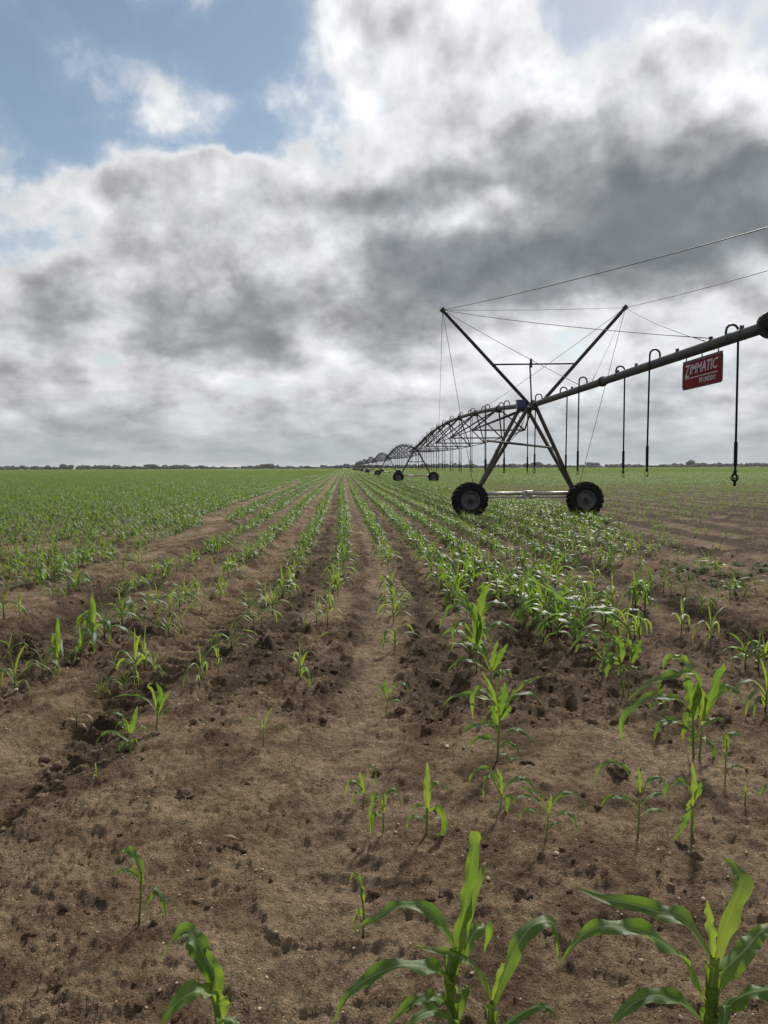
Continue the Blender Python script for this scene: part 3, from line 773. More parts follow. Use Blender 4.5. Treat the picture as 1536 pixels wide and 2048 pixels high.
def plant_parts(seed, kind, lod=0):
    """geometry of one maize plant about its foot: list of (name, geo). kind v vigorous, p pale and thin, t tiny, w withered"""
    rs = random.Random(seed); parts = []
    H = dict(v=.40, p=.25, t=.13, w=.16)[kind] * rs.uniform(.88, 1.14)
    nl = dict(v=8, p=6, t=4, w=5)[kind] + rs.choice((-1, 0, 0, 1))
    wd = dict(v=.050, p=.024, t=.016, w=.018)[kind] * rs.uniform(.85, 1.2)
    LL = dict(v=.44, p=.34, t=.17, w=.18)[kind] * rs.uniform(.9, 1.1)
    ns, ac = ((11, 4), (6, 2), (4, 1))[lod]
    hs = H * (.52 if kind == 'v' else .55)
    lean = np.array([rs.uniform(-.05, .05), rs.uniform(-.05, .05), 0])
    sp = [np.array([0, 0, -.03]), lean * hs * .4 + np.array([0, 0, hs * .5]), lean * hs + np.array([0, 0, hs])]
    r0 = dict(v=.0105, p=.0055, t=.003, w=.004)[kind]
    parts.append(('stalk', tube_geo(spline(sp, 5 if lod < 2 else 2), np.linspace(r0, r0 * .75, 5 if lod < 2 else 2), 8 if lod == 0 else (5 if lod == 1 else 3))))
    phi0 = rs.uniform(0, math.pi)
    for k in range(nl):
        u = k / max(1, nl - 1)
        h0 = hs * (.22 + .78 * u ** .9)
        base = lean * h0 + np.array([0, 0, h0])
        phi = phi0 + math.pi * k + rs.uniform(-.45, .45)
        if k == nl - 1: el0, L, bend = R(86), LL * .62, rs.uniform(.1, .5)
        elif k == nl - 2: el0, L, bend = R(76), LL * .85, rs.uniform(.5, 1.3)
        else: el0, L, bend = R(rs.uniform(48, 66) + 8 * u), LL * (.50 + .62 * math.sin(math.pi * (.2 + .6 * u))) * rs.uniform(.85, 1.1), rs.uniform(1.5, 2.5)
        if kind == 'w' and k < nl - 1: bend += .8; el0 = R(35)
        d = np.array([math.cos(phi), math.sin(phi), 0]); P = [base]; e = el0; st = L / (ns - 1)
        kink = rs.uniform(.3, .7)
        for j in range(1, ns):
            t = j / (ns - 1)
            e -= bend / (ns - 1) * (.35 + 1.3 * t + (1.3 if abs(t - kink) < .1 else 0))
            e = max(e, R(-86))
            P.append(P[-1] + (d * math.cos(e) + np.array([0, 0, math.sin(e)])) * st)
        P = np.array(P)
        P[:, 2] = np.maximum(P[:, 2], .006)
        side = np.array([-d[1], d[0], 0])
        parts.append(('leaf', leaf_geo(P, wd * (1.0 if k < nl - 1 else .75) * (.7 + .4 * math.sin(math.pi * u)), side, .38, .10 if kind == 'v' else .05, rs.uniform(-.9, .9), ac, seed * 13 + k)))
    return parts
MATK = dict(v='leaf', p='leaf_pale', t='leaf_pale', w='leaf_dry')
NV = dict(v=9, p=9, t=3, w=1)
VAR = {}
for kd, cnt in NV.items():
    for j in range(cnt):
        VAR[kd, j] = [(nm, mk(nm, g, M['stalk'] if nm == 'stalk' else M[MATK[kd]])) for nm, g in plant_parts(1000 + 17 * j + ord(kd), kd)]

placed = []                                              # (x, y, kind, root)
def place_plant(x, y_, kd, sc=1.0, rz=None, rng=random):
    j = rng.randrange(NV[kd]); root = bpy.data.objects.new('maize_plant', None); C.objects.link(root); root.empty_display_size = .1
    root.location = (x, y_, gz(x, y_)); root.rotation_euler = (rng.uniform(-.06, .06), rng.uniform(-.06, .06), rng.uniform(0, 6.28) if rz is None else rz)
    s = sc * rng.uniform(.92, 1.08); root.scale = (s, s, s)
    for nm, me in VAR[kd, j]: link(nm, me, root)
    placed.append([x, y_, kd, root, None]); return root

# --- plants in front, leaf by leaf after the photograph
def traced(base, yd, stalk, leaves, width, label, pale=False, sr=.006, seed=1, ns=22):
    """base: pixel of the foot (fixes the distance unless yd is given); leaves: pixel runs of each midrib"""
    if yd is None: x0, yd = gnd(*base)
    X0 = at(stalk[0][0], stalk[0][1], yd)
    zb = gz(X0.x, yd)
    if base is not None:                                   # stand it on the uneven soil without moving it in view
        for _ in range(4):
            r_ = ray(*base); t_ = (zb - .0 - CAM_Z) / r_.z; yd = r_.y * t_; zb = gz(r_.x * t_, yd)
        X0 = at(stalk[0][0], stalk[0][1], yd)
    root = thing('maize_plant', label, 'maize plant', (X0.x, yd, zb), 'young maize plants in the field')
    O = np.array([X0.x, yd, zb]); rs = random.Random(seed)
    sp = [np.array(at(px, py, yd)) - O for px, py in stalk]
    sp = [np.array([sp[0][0], 0, -.03])] + sp if base is not None else [np.array([sp[0][0], 0, -.02])] + sp
    g = tube_geo(spline(sp, 12), np.linspace(sr, sr * .75, 12), 10)
    link('stalk', mk('stalk', g, M['stalk']), root)
    if ns > 26:
        ps_ = spline(sp, 40)
        for j_, (a0, a1, tn) in enumerate(((4, 16, .9), (12, 25, -.8), (21, 33, .7), (29, 39, -.6))):
            seg = ps_[a0:a1]; ang = np.linspace(-2.2, 2.2, 9) + tn; rr2 = sr * (1.12 + .10 * np.linspace(0, 1, len(seg)) + .5 * np.linspace(0, 1, len(seg)) ** 6)
            Vv = np.stack([seg + np.stack([np.cos(a_ - 1.57) * rr2, np.sin(a_ - 1.57) * rr2, -.10 * abs(a_ - tn) * sr * 4 * np.linspace(0, 1, len(seg))], 1) for a_ in ang], 1).reshape(-1, 3)
            ii_ = np.arange(len(seg) * 9).reshape(len(seg), 9)
            Ff = np.stack([ii_[:-1, :-1].ravel(), ii_[:-1, 1:].ravel(), ii_[1:, 1:].ravel(), ii_[1:, :-1].ravel()], 1)
            Uu = np.stack([np.tile(np.linspace(0, 1, 9), len(seg)), np.repeat(np.linspace(.02, .25, len(seg)), 9)], 1)
            link('leaf_sheath', mk('leaf_sheath', (Vv, Uu, Ff), M['leaf']), root)
    for i, lf in enumerate(leaves):
        opt = {}
        if isinstance(lf[-1], dict): opt = lf[-1]; lf = lf[:-1]
        k = len(lf); ext = (lf[-1][0] - lf[0][0]); dxm = max(abs(p[0] - lf[0][0]) for p in lf) * yd / 1479
        f = opt.get('dy', rs.choice((-1, 1)) * rs.uniform(.15, .5) * dxm)
        P = [np.array(at(p[0], p[1], yd + f * j / (k - 1))) - O for j, p in enumerate(lf)]
        P = spline(P, ns)
        P[:, 2] = np.maximum(P[:, 2], .008)
        h = P[-1] - P[0]; h[2] = 0
        if np.linalg.norm(h) < .05 or opt.get('face'): side = np.array([1., .15, 0])
        else: h /= np.linalg.norm(h); side = np.array([-h[1], h[0], 0])
        if side[1] < 0: side = -side
        tw = opt.get('tw', rs.uniform(.0, .5)); roll = 0.0
        if not opt.get('face'): sg_ = -1 if h[0] > 0 else 1; tw = abs(tw) * sg_; roll = (.38 if ns < 26 else .22) * sg_
        g = leaf_geo(P, width * (.76 if ns > 26 else 1.05 if width < .035 else 1.22) * opt.get('w', 1.0), side, opt.get('fold', .30), opt.get('wave', .10), tw, 6, seed * 31 + i, opt.get('blunt', False), 0, roll)
        if not opt.get('face'):                               # lift the far edge so the blade's upper side looks to the camera
            pass
        m_ = M['leaf_dry'] if opt.get('dry') else (M['leaf_pale'] if (pale or opt.get('pale')) else M['leaf'])
        link('leaf', mk('leaf', g, m_), root)
    return root
FA = dict(face=True)
traced(None, 1.98, [(906, 2160), (906, 2030), (900, 1960), (906, 1900)], [
    [(905, 1960), (918, 1880), (932, 1800), (945, 1720), (951, 1662), dict(face=True, w=.92, dy=.05, wave=.14, blunt=True, tw=.1)],
    [(908, 1950), (925, 1880), (945, 1800), (966, 1740), (972, 1722), dict(face=True, w=.55, dy=.10, tw=.5, pale=True)],
    [(912, 1900), (895, 1870), (860, 1825), (800, 1812), (745, 1840), (706, 1862), dict(w=.85, dy=.10, tw=.45)],
    [(915, 1985), (900, 1960), (860, 1938), (810, 1930), (750, 1950), (700, 1985), (662, 2052), dict(w=1.0, dy=-.12, tw=.35, wave=.15)],
    [(925, 1930), (940, 1880), (960, 1855), (978, 1860), (968, 1905), dict(face=True, w=.8, dy=.12, tw=-.5, wave=.2)],
    [(908, 2030), (890, 2005), (860, 1995), (815, 2010), (770, 2060), dict(w=.8, dy=-.05, tw=.3)],
    [(915, 2070), (905, 2040), (870, 2022), (835, 2035), (800, 2070), dict(w=.75, dy=-.12, tw=.3)],
    [(912, 2050), (925, 2000), (935, 1975), (942, 1972), dict(face=True, w=.55, dy=.05)]],
    .062, 'tall maize plant, bottom middle, with a bluntly cut upright leaf', sr=.013, seed=3, ns=30)
traced(None, 1.93, [(982, 2170), (983, 2060), (985, 2005)], [
    [(986, 2010), (1005, 1960), (1030, 1900), (1060, 1855), (1095, 1842), (1112, 1856), (1118, 1890), (1113, 1935), dict(w=1.0, dy=.16, tw=.55, wave=.12)],
    [(984, 2020), (972, 1975), (945, 1930), (905, 1908), (860, 1900), (828, 1890), dict(w=.62, dy=.08, tw=.3, pale=True)],
    [(986, 2060), (1010, 2050), (1060, 2018), (1095, 2015), (1120, 2040), dict(w=.55, dy=-.05, tw=.3)],
    [(984, 2000), (992, 1965), (1005, 1930), (1011, 1928), dict(face=True, w=.35, pale=True)]],
    .060, 'maize plant beside the bottom middle one, its right leaf folding sharply down at the end', sr=.012, seed=4, ns=30)
traced(None, 1.86, [(1418, 2200), (1418, 2060), (1424, 1980), (1430, 1915)], [
    [(1434, 1920), (1448, 1860), (1470, 1800), (1482, 1765), (1470, 1738), (1440, 1712), dict(face=True, w=1.18, dy=.10, tw=-.35, wave=.05, pale=True)],
    [(1428, 1915), (1422, 1870), (1416, 1830), (1414, 1800), dict(face=True, w=.5, pale=True)],
    [(1428, 1930), (1400, 1885), (1365, 1840), (1320, 1825), (1260, 1808), (1200, 1795), (1150, 1772), dict(w=.98, dy=.15, tw=.5, wave=.08)],
    [(1420, 2030), (1400, 1990), (1370, 1925), (1325, 1885), (1270, 1862), (1210, 1852), (1160, 1875), (1122, 1925), dict(w=.95, dy=-.08, tw=.55, wave=.16)],
    [(1430, 1985), (1450, 1940), (1490, 1900), (1520, 1865), (1560, 1840), dict(w=1.05, dy=.1, tw=.5)],
    [(1425, 2040), (1455, 2010), (1500, 1985), (1560, 1980), (1610, 2010), dict(w=.85, dy=-.1, tw=.4)],
    [(1416, 2070), (1395, 2030), (1350, 2000), (1300, 1992), (1250, 2020), (1215, 2060), dict(w=.8, dy=-.12, tw=.4)],
    [(1432, 2040), (1445, 2010), (1450, 2030), (1442, 2080), dict(w=.7, dy=-.1, face=True)],
    [(1432, 1920), (1455, 1880), (1465, 1850), (1448, 1790), (1438, 1775), dict(w=.16, dy=.3, pale=True)]],
    .074, 'largest maize plant, bottom right, with a broad glowing upright leaf', sr=.016, seed=5, ns=32)
traced(None, 1.97, [(436, 2140), (438, 2060), (432, 2010), (420, 1980)], [
    [(432, 2010), (425, 1960), (405, 1905), (385, 1870), (368, 1862), (345, 1880), (318, 1928), dict(w=.75, dy=.08, tw=.6)],
    [(430, 2000), (432, 1960), (410, 1920), (385, 1895), (368, 1885), dict(w=.85, face=True, dy=.05, tw=.1)],
    [(432, 2020), (415, 1985), (385, 1985), (350, 2010), (320, 2055), dict(w=.85, dy=-.10, tw=.45)],
    [(438, 2040), (445, 2010), (440, 1995), (425, 1980), dict(face=True, w=.7, pale=True)],
    [(438, 2060), (450, 2035), (465, 2040), (480, 2075), dict(w=.8, dy=-.08, face=True)]],
    .052, 'lone maize plant cut by the bottom edge, its top leaf flopping left', sr=.011, seed=6, ns=26)
TR_ = [
 ((278, 1848), [(278, 1848), (281, 1800), (283, 1745)], [
   [(284, 1762), (280, 1735), (268, 1712), (257, 1700), (247, 1706), (241, 1724), dict(w=1.2)],
   [(284, 1778), (274, 1755), (258, 1742), (240, 1741), (220, 1750), dict(w=.8, pale=1)],
   [(285, 1815), (298, 1797), (306, 1777), (320, 1788), (328, 1810), (332, 1843), dict(w=1.1)], [(283, 1770), (286, 1740), dict(w=.5, face=True)]],
   .026, 'lone maize seedling in the lower left soil, two leaves left and one drooping right', False),
 ((726, 1870), [(726, 1870), (727, 1835), (726, 1800)], [
   [(727, 1830), (724, 1795), (722, 1772), (714, 1751), (706, 1749), (698, 1768), dict(w=1)],
   [(727, 1840), (721, 1822), (714, 1824), (709, 1850), (711, 1897), dict(w=1)], [(727, 1810), (725, 1785), (724, 1772), dict(w=.8, face=True, pale=1)]],
   .019, 'thin maize seedling with folded tip behind the bottom middle plant', True),
 ((727, 1612), [(727, 1612), (728, 1585)], [
   [(728, 1590), (722, 1560), (719, 1543), dict(face=True, w=.9)], [(729, 1585), (732, 1550), (742, 1531), (752, 1540), (748, 1582), dict(w=1)],
   [(726, 1580), (712, 1563), (698, 1565), (688, 1600), dict(w=.8)], [(727, 1590), (712, 1585), (702, 1615), dict(w=.8)]],
   .026, 'maize seedling left of centre, farthest back of the trio in the near cross row', True),
 ((766, 1668), [(766, 1668), (767, 1625)], [
   [(767, 1622), (760, 1600), (751, 1594), (742, 1620), (742, 1672), dict(w=1.2)], [(768, 1615), (772, 1590), (782, 1578), (796, 1584), (805, 1622), dict(w=1, pale=1)],
   [(765, 1632), (750, 1627), (743, 1662), dict(w=1)], [(767, 1625), (764, 1598), dict(face=True, w=.8, pale=1)]],
   .028, 'drooping maize seedling, middle of the trio left of centre in the near cross row', False),
 ((853, 1670), [(853, 1670), (854, 1615)], [
   [(855, 1620), (854, 1570), (855, 1523), dict(face=True, w=1.15, pale=1)], [(857, 1622), (873, 1614), (887, 1638), (885, 1668), (862, 1692), dict(w=1)],
   [(853, 1618), (838, 1610), (825, 1620), dict(w=.7, pale=1)], [(853, 1642), (832, 1632), (818, 1640), (811, 1662), dict(w=.5)],
   [(856, 1647), (875, 1635), (892, 1640), (908, 1658), dict(w=.4, dry=1)], [(860, 1580), (870, 1563), (885, 1570), (902, 1588), dict(w=.8)]],
   .030, 'maize seedling with one straight spear leaf, rightmost of the near trio', False),
 ((1001, 1625), [(1001, 1625), (1003, 1588)], [
   [(1003, 1590), (985, 1545), (965, 1537), (945, 1548), (935, 1580), dict(w=.9, pale=1)], [(1003, 1596), (980, 1552), (968, 1570), (968, 1600), dict(w=1)],
   [(1004, 1590), (1020, 1562), (1045, 1556), (1062, 1566), (1078, 1588), dict(w=.8)], [(1003, 1592), (1000, 1555), (994, 1535), dict(face=True, w=.8, pale=1)],
   [(1008, 1590), (1015, 1600), (1009, 1642), dict(w=.9)], [(1006, 1596), (1020, 1590), (1032, 1612), dict(w=.7)]],
   .028, 'bushy maize seedling just in front of the tall plant right of centre', False),
 ((1092, 1680), [(1092, 1680), (1097, 1630)], [
   [(1096, 1625), (1080, 1592), (1060, 1582), (1037, 1572), dict(w=.9)], [(1096, 1630), (1075, 1602), (1045, 1592), (1025, 1600), dict(w=.8)],
   [(1094, 1642), (1070, 1622), (1048, 1622), (1038, 1642), dict(w=.6)], [(1098, 1625), (1102, 1588), dict(face=True, w=.7, pale=1)],
   [(1098, 1622), (1115, 1592), (1140, 1585), (1165, 1605), (1190, 1647), dict(w=.8)], [(1098, 1642), (1120, 1625), (1140, 1628), (1153, 1650), (1155, 1670), dict(w=.8)],
   [(1095, 1657), (1110, 1645), (1132, 1652), dict(w=.5)]],
   .024, 'open maize seedling with thin leaves arching evenly both ways, right of the bushy one', False),
 ((1276, 1672), [(1276, 1672), (1278, 1630), (1279, 1590)], [
   [(1277, 1582), (1255, 1545), (1232, 1526), (1205, 1530), (1187, 1572), dict(w=.95)], [(1280, 1585), (1278, 1555), (1277, 1535), dict(face=True, w=.7, pale=1)],
   [(1282, 1586), (1295, 1562), (1312, 1553), (1328, 1565), (1331, 1592), dict(w=.8)], [(1277, 1622), (1258, 1600), (1235, 1594), (1212, 1597), (1202, 1614), dict(w=.7)],
   [(1281, 1612), (1300, 1592), (1325, 1585), (1350, 1593), dict(w=.6)], [(1281, 1632), (1300, 1620), (1318, 1618), (1333, 1629), dict(w=.7)],
   [(1275, 1644), (1262, 1628), (1247, 1620), (1236, 1634), dict(w=.3, dry=1)]],
   .028, 'spidery maize plant on the right with many narrow arching leaves around a short spike', False),
 ((1384, 1674), [(1384, 1674), (1385, 1615)], [
   [(1384, 1612), (1388, 1570), (1384, 1522), dict(face=True, w=1.0, pale=1)], [(1381, 1590), (1370, 1566), (1350, 1565), (1335, 1580), (1330, 1602), dict(w=1)],
   [(1389, 1600), (1398, 1577), (1402, 1564), dict(face=True, w=.9)], [(1385, 1618), (1372, 1640), (1360, 1665), (1342, 1684), dict(face=True, w=1.1)],
   [(1382, 1600), (1374, 1622), dict(w=.8, face=True, pale=1)], [(1387, 1662), (1390, 1640), (1400, 1632), dict(w=.4, dry=1)]],
   .030, 'maize plant on the right with upright bright spike and a broad leaf hanging left', False),
 ((1490, 1610), [(1490, 1610), (1491, 1582)], [[(1491, 1590), (1490, 1564), dict(w=.7, face=True)], [(1492, 1588), (1510, 1583), (1522, 1596), dict(w=.6)], [(1490, 1592), (1478, 1588), dict(w=.4)]],
   .016, 'tiny thin maize seedling near the right edge, smallest of the near cross row', True),
 ((1546, 1612), [(1546, 1612), (1545, 1580)], [[(1545, 1585), (1533, 1572), (1518, 1598), dict(w=1)], [(1545, 1585), (1550, 1560), (1560, 1550), dict(w=1, face=True)]],
   .024, 'maize seedling cut by the right edge of the picture, in the near cross row', False),
 ((261, 1506), [(261, 1506), (259, 1465)], [
   [(258, 1470), (248, 1440), (235, 1425), (220, 1429), dict(w=1)], [(262, 1466), (268, 1440), (275, 1411), dict(face=True, w=1.1)],
   [(256, 1482), (230, 1465), (205, 1470), (192, 1486), dict(w=1)], [(258, 1468), (245, 1450), (234, 1450), (231, 1468), dict(w=.9)],
   [(262, 1470), (280, 1452), (295, 1460), (305, 1477), dict(w=.8, pale=1)], [(260, 1490), (245, 1490), (230, 1512), dict(w=.9)], [(259, 1465), (250, 1438), dict(face=True, w=1, pale=1)],
   [(262, 1485), (270, 1478), (277, 1490), dict(w=.5)]],
   .030, 'leafy maize plant standing by the broken dark furrow in the left foreground', False),
 ((313, 1460), [(313, 1460), (315, 1425)], [
   [(314, 1422), (308, 1387), (297, 1371), (306, 1366), dict(w=.7, pale=1)], [(315, 1422), (321, 1385), (312, 1366), dict(face=True, w=1.1)],
   [(316, 1427), (328, 1397), (337, 1384), dict(face=True, w=.8)], [(313, 1422), (295, 1400), (265, 1390), (228, 1393), dict(w=.6)], [(315, 1440), (330, 1420), (349, 1413), dict(w=.6)], [(314, 1430), (318, 1400), dict(w=.7, face=True)]],
   .032, 'maize plant right behind the leafy one near the dark furrow, one long flat leaf left', False),
 ((527, 1490), [(527, 1490), (526, 1455)], [[(526, 1458), (522, 1436), dict(w=.6, face=True)], [(527, 1458), (535, 1430), (546, 1413), dict(w=.8)], [(526, 1460), (512, 1440), (498, 1433), (487, 1441), dict(w=.8)], [(528, 1458), (545, 1448), (557, 1455), (563, 1472), dict(w=.8)]],
   .018, 'thin maize seedling alone on bare sandy soil left of centre', True),
 ((772, 1434), [(772, 1434), (775, 1395)], [
   [(775, 1397), (770, 1372), (773, 1358), dict(face=True, w=1)], [(774, 1395), (763, 1375), (759, 1390), (760, 1410), dict(w=1, pale=1)], [(776, 1392), (785, 1372), (796, 1364), dict(w=1, pale=1)],
   [(777, 1390), (798, 1368), (812, 1370), (821, 1390), dict(w=.9)], [(776, 1407), (795, 1400), (808, 1416), (807, 1438), dict(w=.8)]],
   .028, 'small maize seedling alone at the near end of the smooth central lane', False),
 ((995, 1523), [(995, 1523), (997, 1475), (1000, 1430)], [
   [(998, 1425), (992, 1370), (1002, 1345), (1018, 1340), (1025, 1358), dict(w=.9, pale=1)], [(1000, 1435), (1006, 1395), (1010, 1364), dict(face=True, w=1.3)],
   [(1012, 1408), (1035, 1375), (1060, 1360), (1082, 1353), dict(w=.7, pale=1)], [(1003, 1430), (1020, 1397), (1045, 1386), (1070, 1390), (1092, 1418), dict(w=.8)],
   [(992, 1402), (965, 1395), (940, 1389), (910, 1392), (880, 1416), dict(w=.8)], [(994, 1425), (985, 1385), (964, 1342), dict(face=True, w=.7, pale=1)],
   [(997, 1472), (1020, 1458), (1045, 1462), (1065, 1480), (1067, 1502), dict(w=.8)], [(996, 1468), (985, 1448), (960, 1450), (930, 1462), (915, 1492), dict(w=1)],
   [(998, 1490), (1015, 1483), (1035, 1496), (1042, 1522), dict(w=.7)], [(995, 1492), (975, 1476), (950, 1480), (934, 1502), dict(w=.7)],
   [(1000, 1508), (1014, 1510), (1028, 1528), (1040, 1536), dict(w=.5)], [(992, 1410), (965, 1378), (946, 1395), (946, 1442), dict(w=.9, pale=1)], [(996, 1450), (984, 1420), (976, 1412), dict(w=1.0, face=True)], [(1000, 1440), (1015, 1420), (1024, 1410), dict(face=True, w=.9)]],
   .036, 'tall many-leaved maize plant right of centre, nearest in its row', False),
 ((981, 1378), [(981, 1378), (983, 1335)], [
   [(980, 1342), (965, 1310), (940, 1288), (896, 1286), dict(w=1)], [(983, 1342), (986, 1310), (997, 1278), dict(face=True, w=.9, pale=1)],
   [(986, 1340), (1000, 1310), (1016, 1286), dict(face=True, w=1)], [(979, 1345), (950, 1325), (920, 1320), (895, 1342), dict(w=.8)], [(984, 1350), (1000, 1340), (1015, 1352), dict(w=.7)]],
   .042, 'maize plant directly behind the tall many-leaved one, leaves thrown left', False),
 ((953, 1345), [(953, 1345), (953, 1290), (955, 1240)], [
   [(953, 1290), (955, 1245), (946, 1205), dict(face=True, w=1.2)], [(958, 1240), (962, 1205), (972, 1178), (982, 1167), dict(face=True, w=1.1)],
   [(958, 1240), (980, 1206), (1000, 1204), (1020, 1216), (1031, 1245), dict(w=1)], [(956, 1275), (990, 1246), (1015, 1250), (1037, 1264), dict(w=.9)],
   [(950, 1238), (925, 1210), (895, 1222), (878, 1258), dict(w=1)], [(948, 1232), (930, 1200), (905, 1178), dict(w=.9)], [(945, 1275), (925, 1250), (908, 1255), (905, 1287), dict(w=.9)],
   [(955, 1300), (960, 1260), (970, 1230), dict(face=True, w=.9)], [(950, 1290), (935, 1262), (930, 1245), dict(face=True, w=.8)], [(948, 1255), (938, 1225), (920, 1190), dict(w=.8, pale=1)]],
   .050, 'bushy dark maize plant at the near end of the dense row right of centre', False),
 ((1387, 1516), [(1387, 1516), (1386, 1450), (1387, 1420)], [
   [(1386, 1432), (1378, 1380), (1372, 1346), dict(face=True, w=1.3)], [(1390, 1420), (1396, 1370), (1375, 1330), (1345, 1316), dict(w=.9)],
   [(1388, 1350), (1370, 1345), (1340, 1352), (1300, 1366), (1252, 1402), dict(w=1.1)], [(1394, 1352), (1362, 1318), (1335, 1320), (1324, 1347), dict(w=1, pale=1)],
   [(1381, 1422), (1360, 1400), (1330, 1395), (1290, 1396), (1250, 1430), (1245, 1470), (1258, 1494), dict(w=.9)], [(1387, 1432), (1375, 1440), (1365, 1482), dict(face=True, w=1.1)],
   [(1385, 1462), (1350, 1442), (1320, 1450), (1307, 1482), dict(w=.8)], [(1388, 1440), (1392, 1400), (1402, 1352), dict(face=True, w=1)]],
   .046, 'left one of the close pair of tall dark plants, leaves sweeping left', False),
 ((1399, 1516), [(1399, 1516), (1404, 1450)], [
   [(1405, 1442), (1420, 1390), (1440, 1345), (1449, 1326), dict(face=True, w=1.05)], [(1407, 1440), (1430, 1392), (1455, 1371), (1478, 1385), (1486, 1408), dict(w=1)],
   [(1402, 1475), (1415, 1478), (1427, 1500), (1426, 1547), dict(w=1)], [(1402, 1456), (1420, 1440), (1446, 1436), dict(w=.6)], [(1403, 1450), (1404, 1400), (1400, 1372), dict(face=True, w=1.0, pale=1)], [(1400, 1480), (1385, 1470), (1378, 1500), dict(w=.8)]],
   .046, 'right one of a close pair of tall dark maize plants, leaves raised to the right', False),
 ((1329, 1448), [(1329, 1448), (1328, 1405)], [
   [(1328, 1407), (1320, 1387), (1314, 1368), dict(face=True, w=1)], [(1326, 1402), (1318, 1367), (1332, 1349), dict(w=.8)], [(1325, 1407), (1305, 1410), (1293, 1442), dict(w=1)], [(1330, 1407), (1345, 1395), (1362, 1405), dict(w=.8)], [(1326, 1400), (1300, 1392), (1275, 1400), dict(w=.8)]],
   .034, 'maize plant behind and left of the close pair of tall plants on the right', False),
 ((1450, 1566), [(1450, 1566), (1452, 1510)], [
   [(1452, 1512), (1456, 1475), (1466, 1466), (1482, 1470), (1486, 1492), dict(w=1, pale=1)], [(1452, 1510), (1450, 1482), (1443, 1462), dict(w=.8, face=True)], [(1451, 1532), (1440, 1510), (1429, 1497), dict(w=.8)], [(1453, 1534), (1475, 1530), (1497, 1542), dict(w=.6)], [(1450, 1550), (1440, 1536), (1428, 1534), dict(w=.4, dry=1)]],
   .028, 'slim maize seedling just right of the close pair of tall plants', False),
 ((1247, 1390), [(1247, 1390), (1240, 1320)], [
   [(1240, 1325), (1230, 1285), (1208, 1266), dict(w=1.2)], [(1241, 1325), (1240, 1290), (1225, 1270), dict(w=1.2, face=True)], [(1240, 1326), (1222, 1322), (1211, 1358), dict(w=1.2, face=True)], [(1241, 1325), (1225, 1312), (1205, 1322), (1200, 1345), dict(w=1)]],
   .044, 'left one of two maize plants with long bare stalks, right of the centre', False),
 ((1257, 1390), [(1257, 1390), (1260, 1325)], [
   [(1260, 1328), (1263, 1300), (1250, 1280), (1234, 1274), dict(w=1, pale=1)], [(1262, 1325), (1274, 1300), (1281, 1278), dict(face=True, w=1.2)], [(1258, 1325), (1266, 1292), (1278, 1276), dict(w=.8)], [(1260, 1330), (1275, 1335), (1285, 1328), dict(w=.6)], [(1258, 1345), (1245, 1335), (1235, 1352), dict(w=.8)]],
   .044, 'right one of two maize plants with long bare stalks, right of the centre', False),
 ((1205, 1354), [(1205, 1354), (1206, 1315)], [
   [(1205, 1316), (1190, 1282), (1168, 1270), (1138, 1302), dict(w=1.2)], [(1206, 1315), (1210, 1292), (1226, 1286), dict(w=1)], [(1204, 1318), (1185, 1296), (1160, 1292), (1150, 1306), dict(w=.9, pale=1)], [(1206, 1325), (1190, 1315), (1180, 1325), dict(w=.6)]],
   .040, 'maize plant left of the two long bare stalks, one wide leaf arching left', False),
]
for k, (b, stk, lv, wd, lab, pale) in enumerate(TR_):
    x_, y_ = gnd(*b); traced(b, None, stk, lv, wd, lab, pale, sr=.0048 if wd < .03 else .0075, seed=40 + k)
hero_xy = [gnd(*t[0]) for t in TR_]

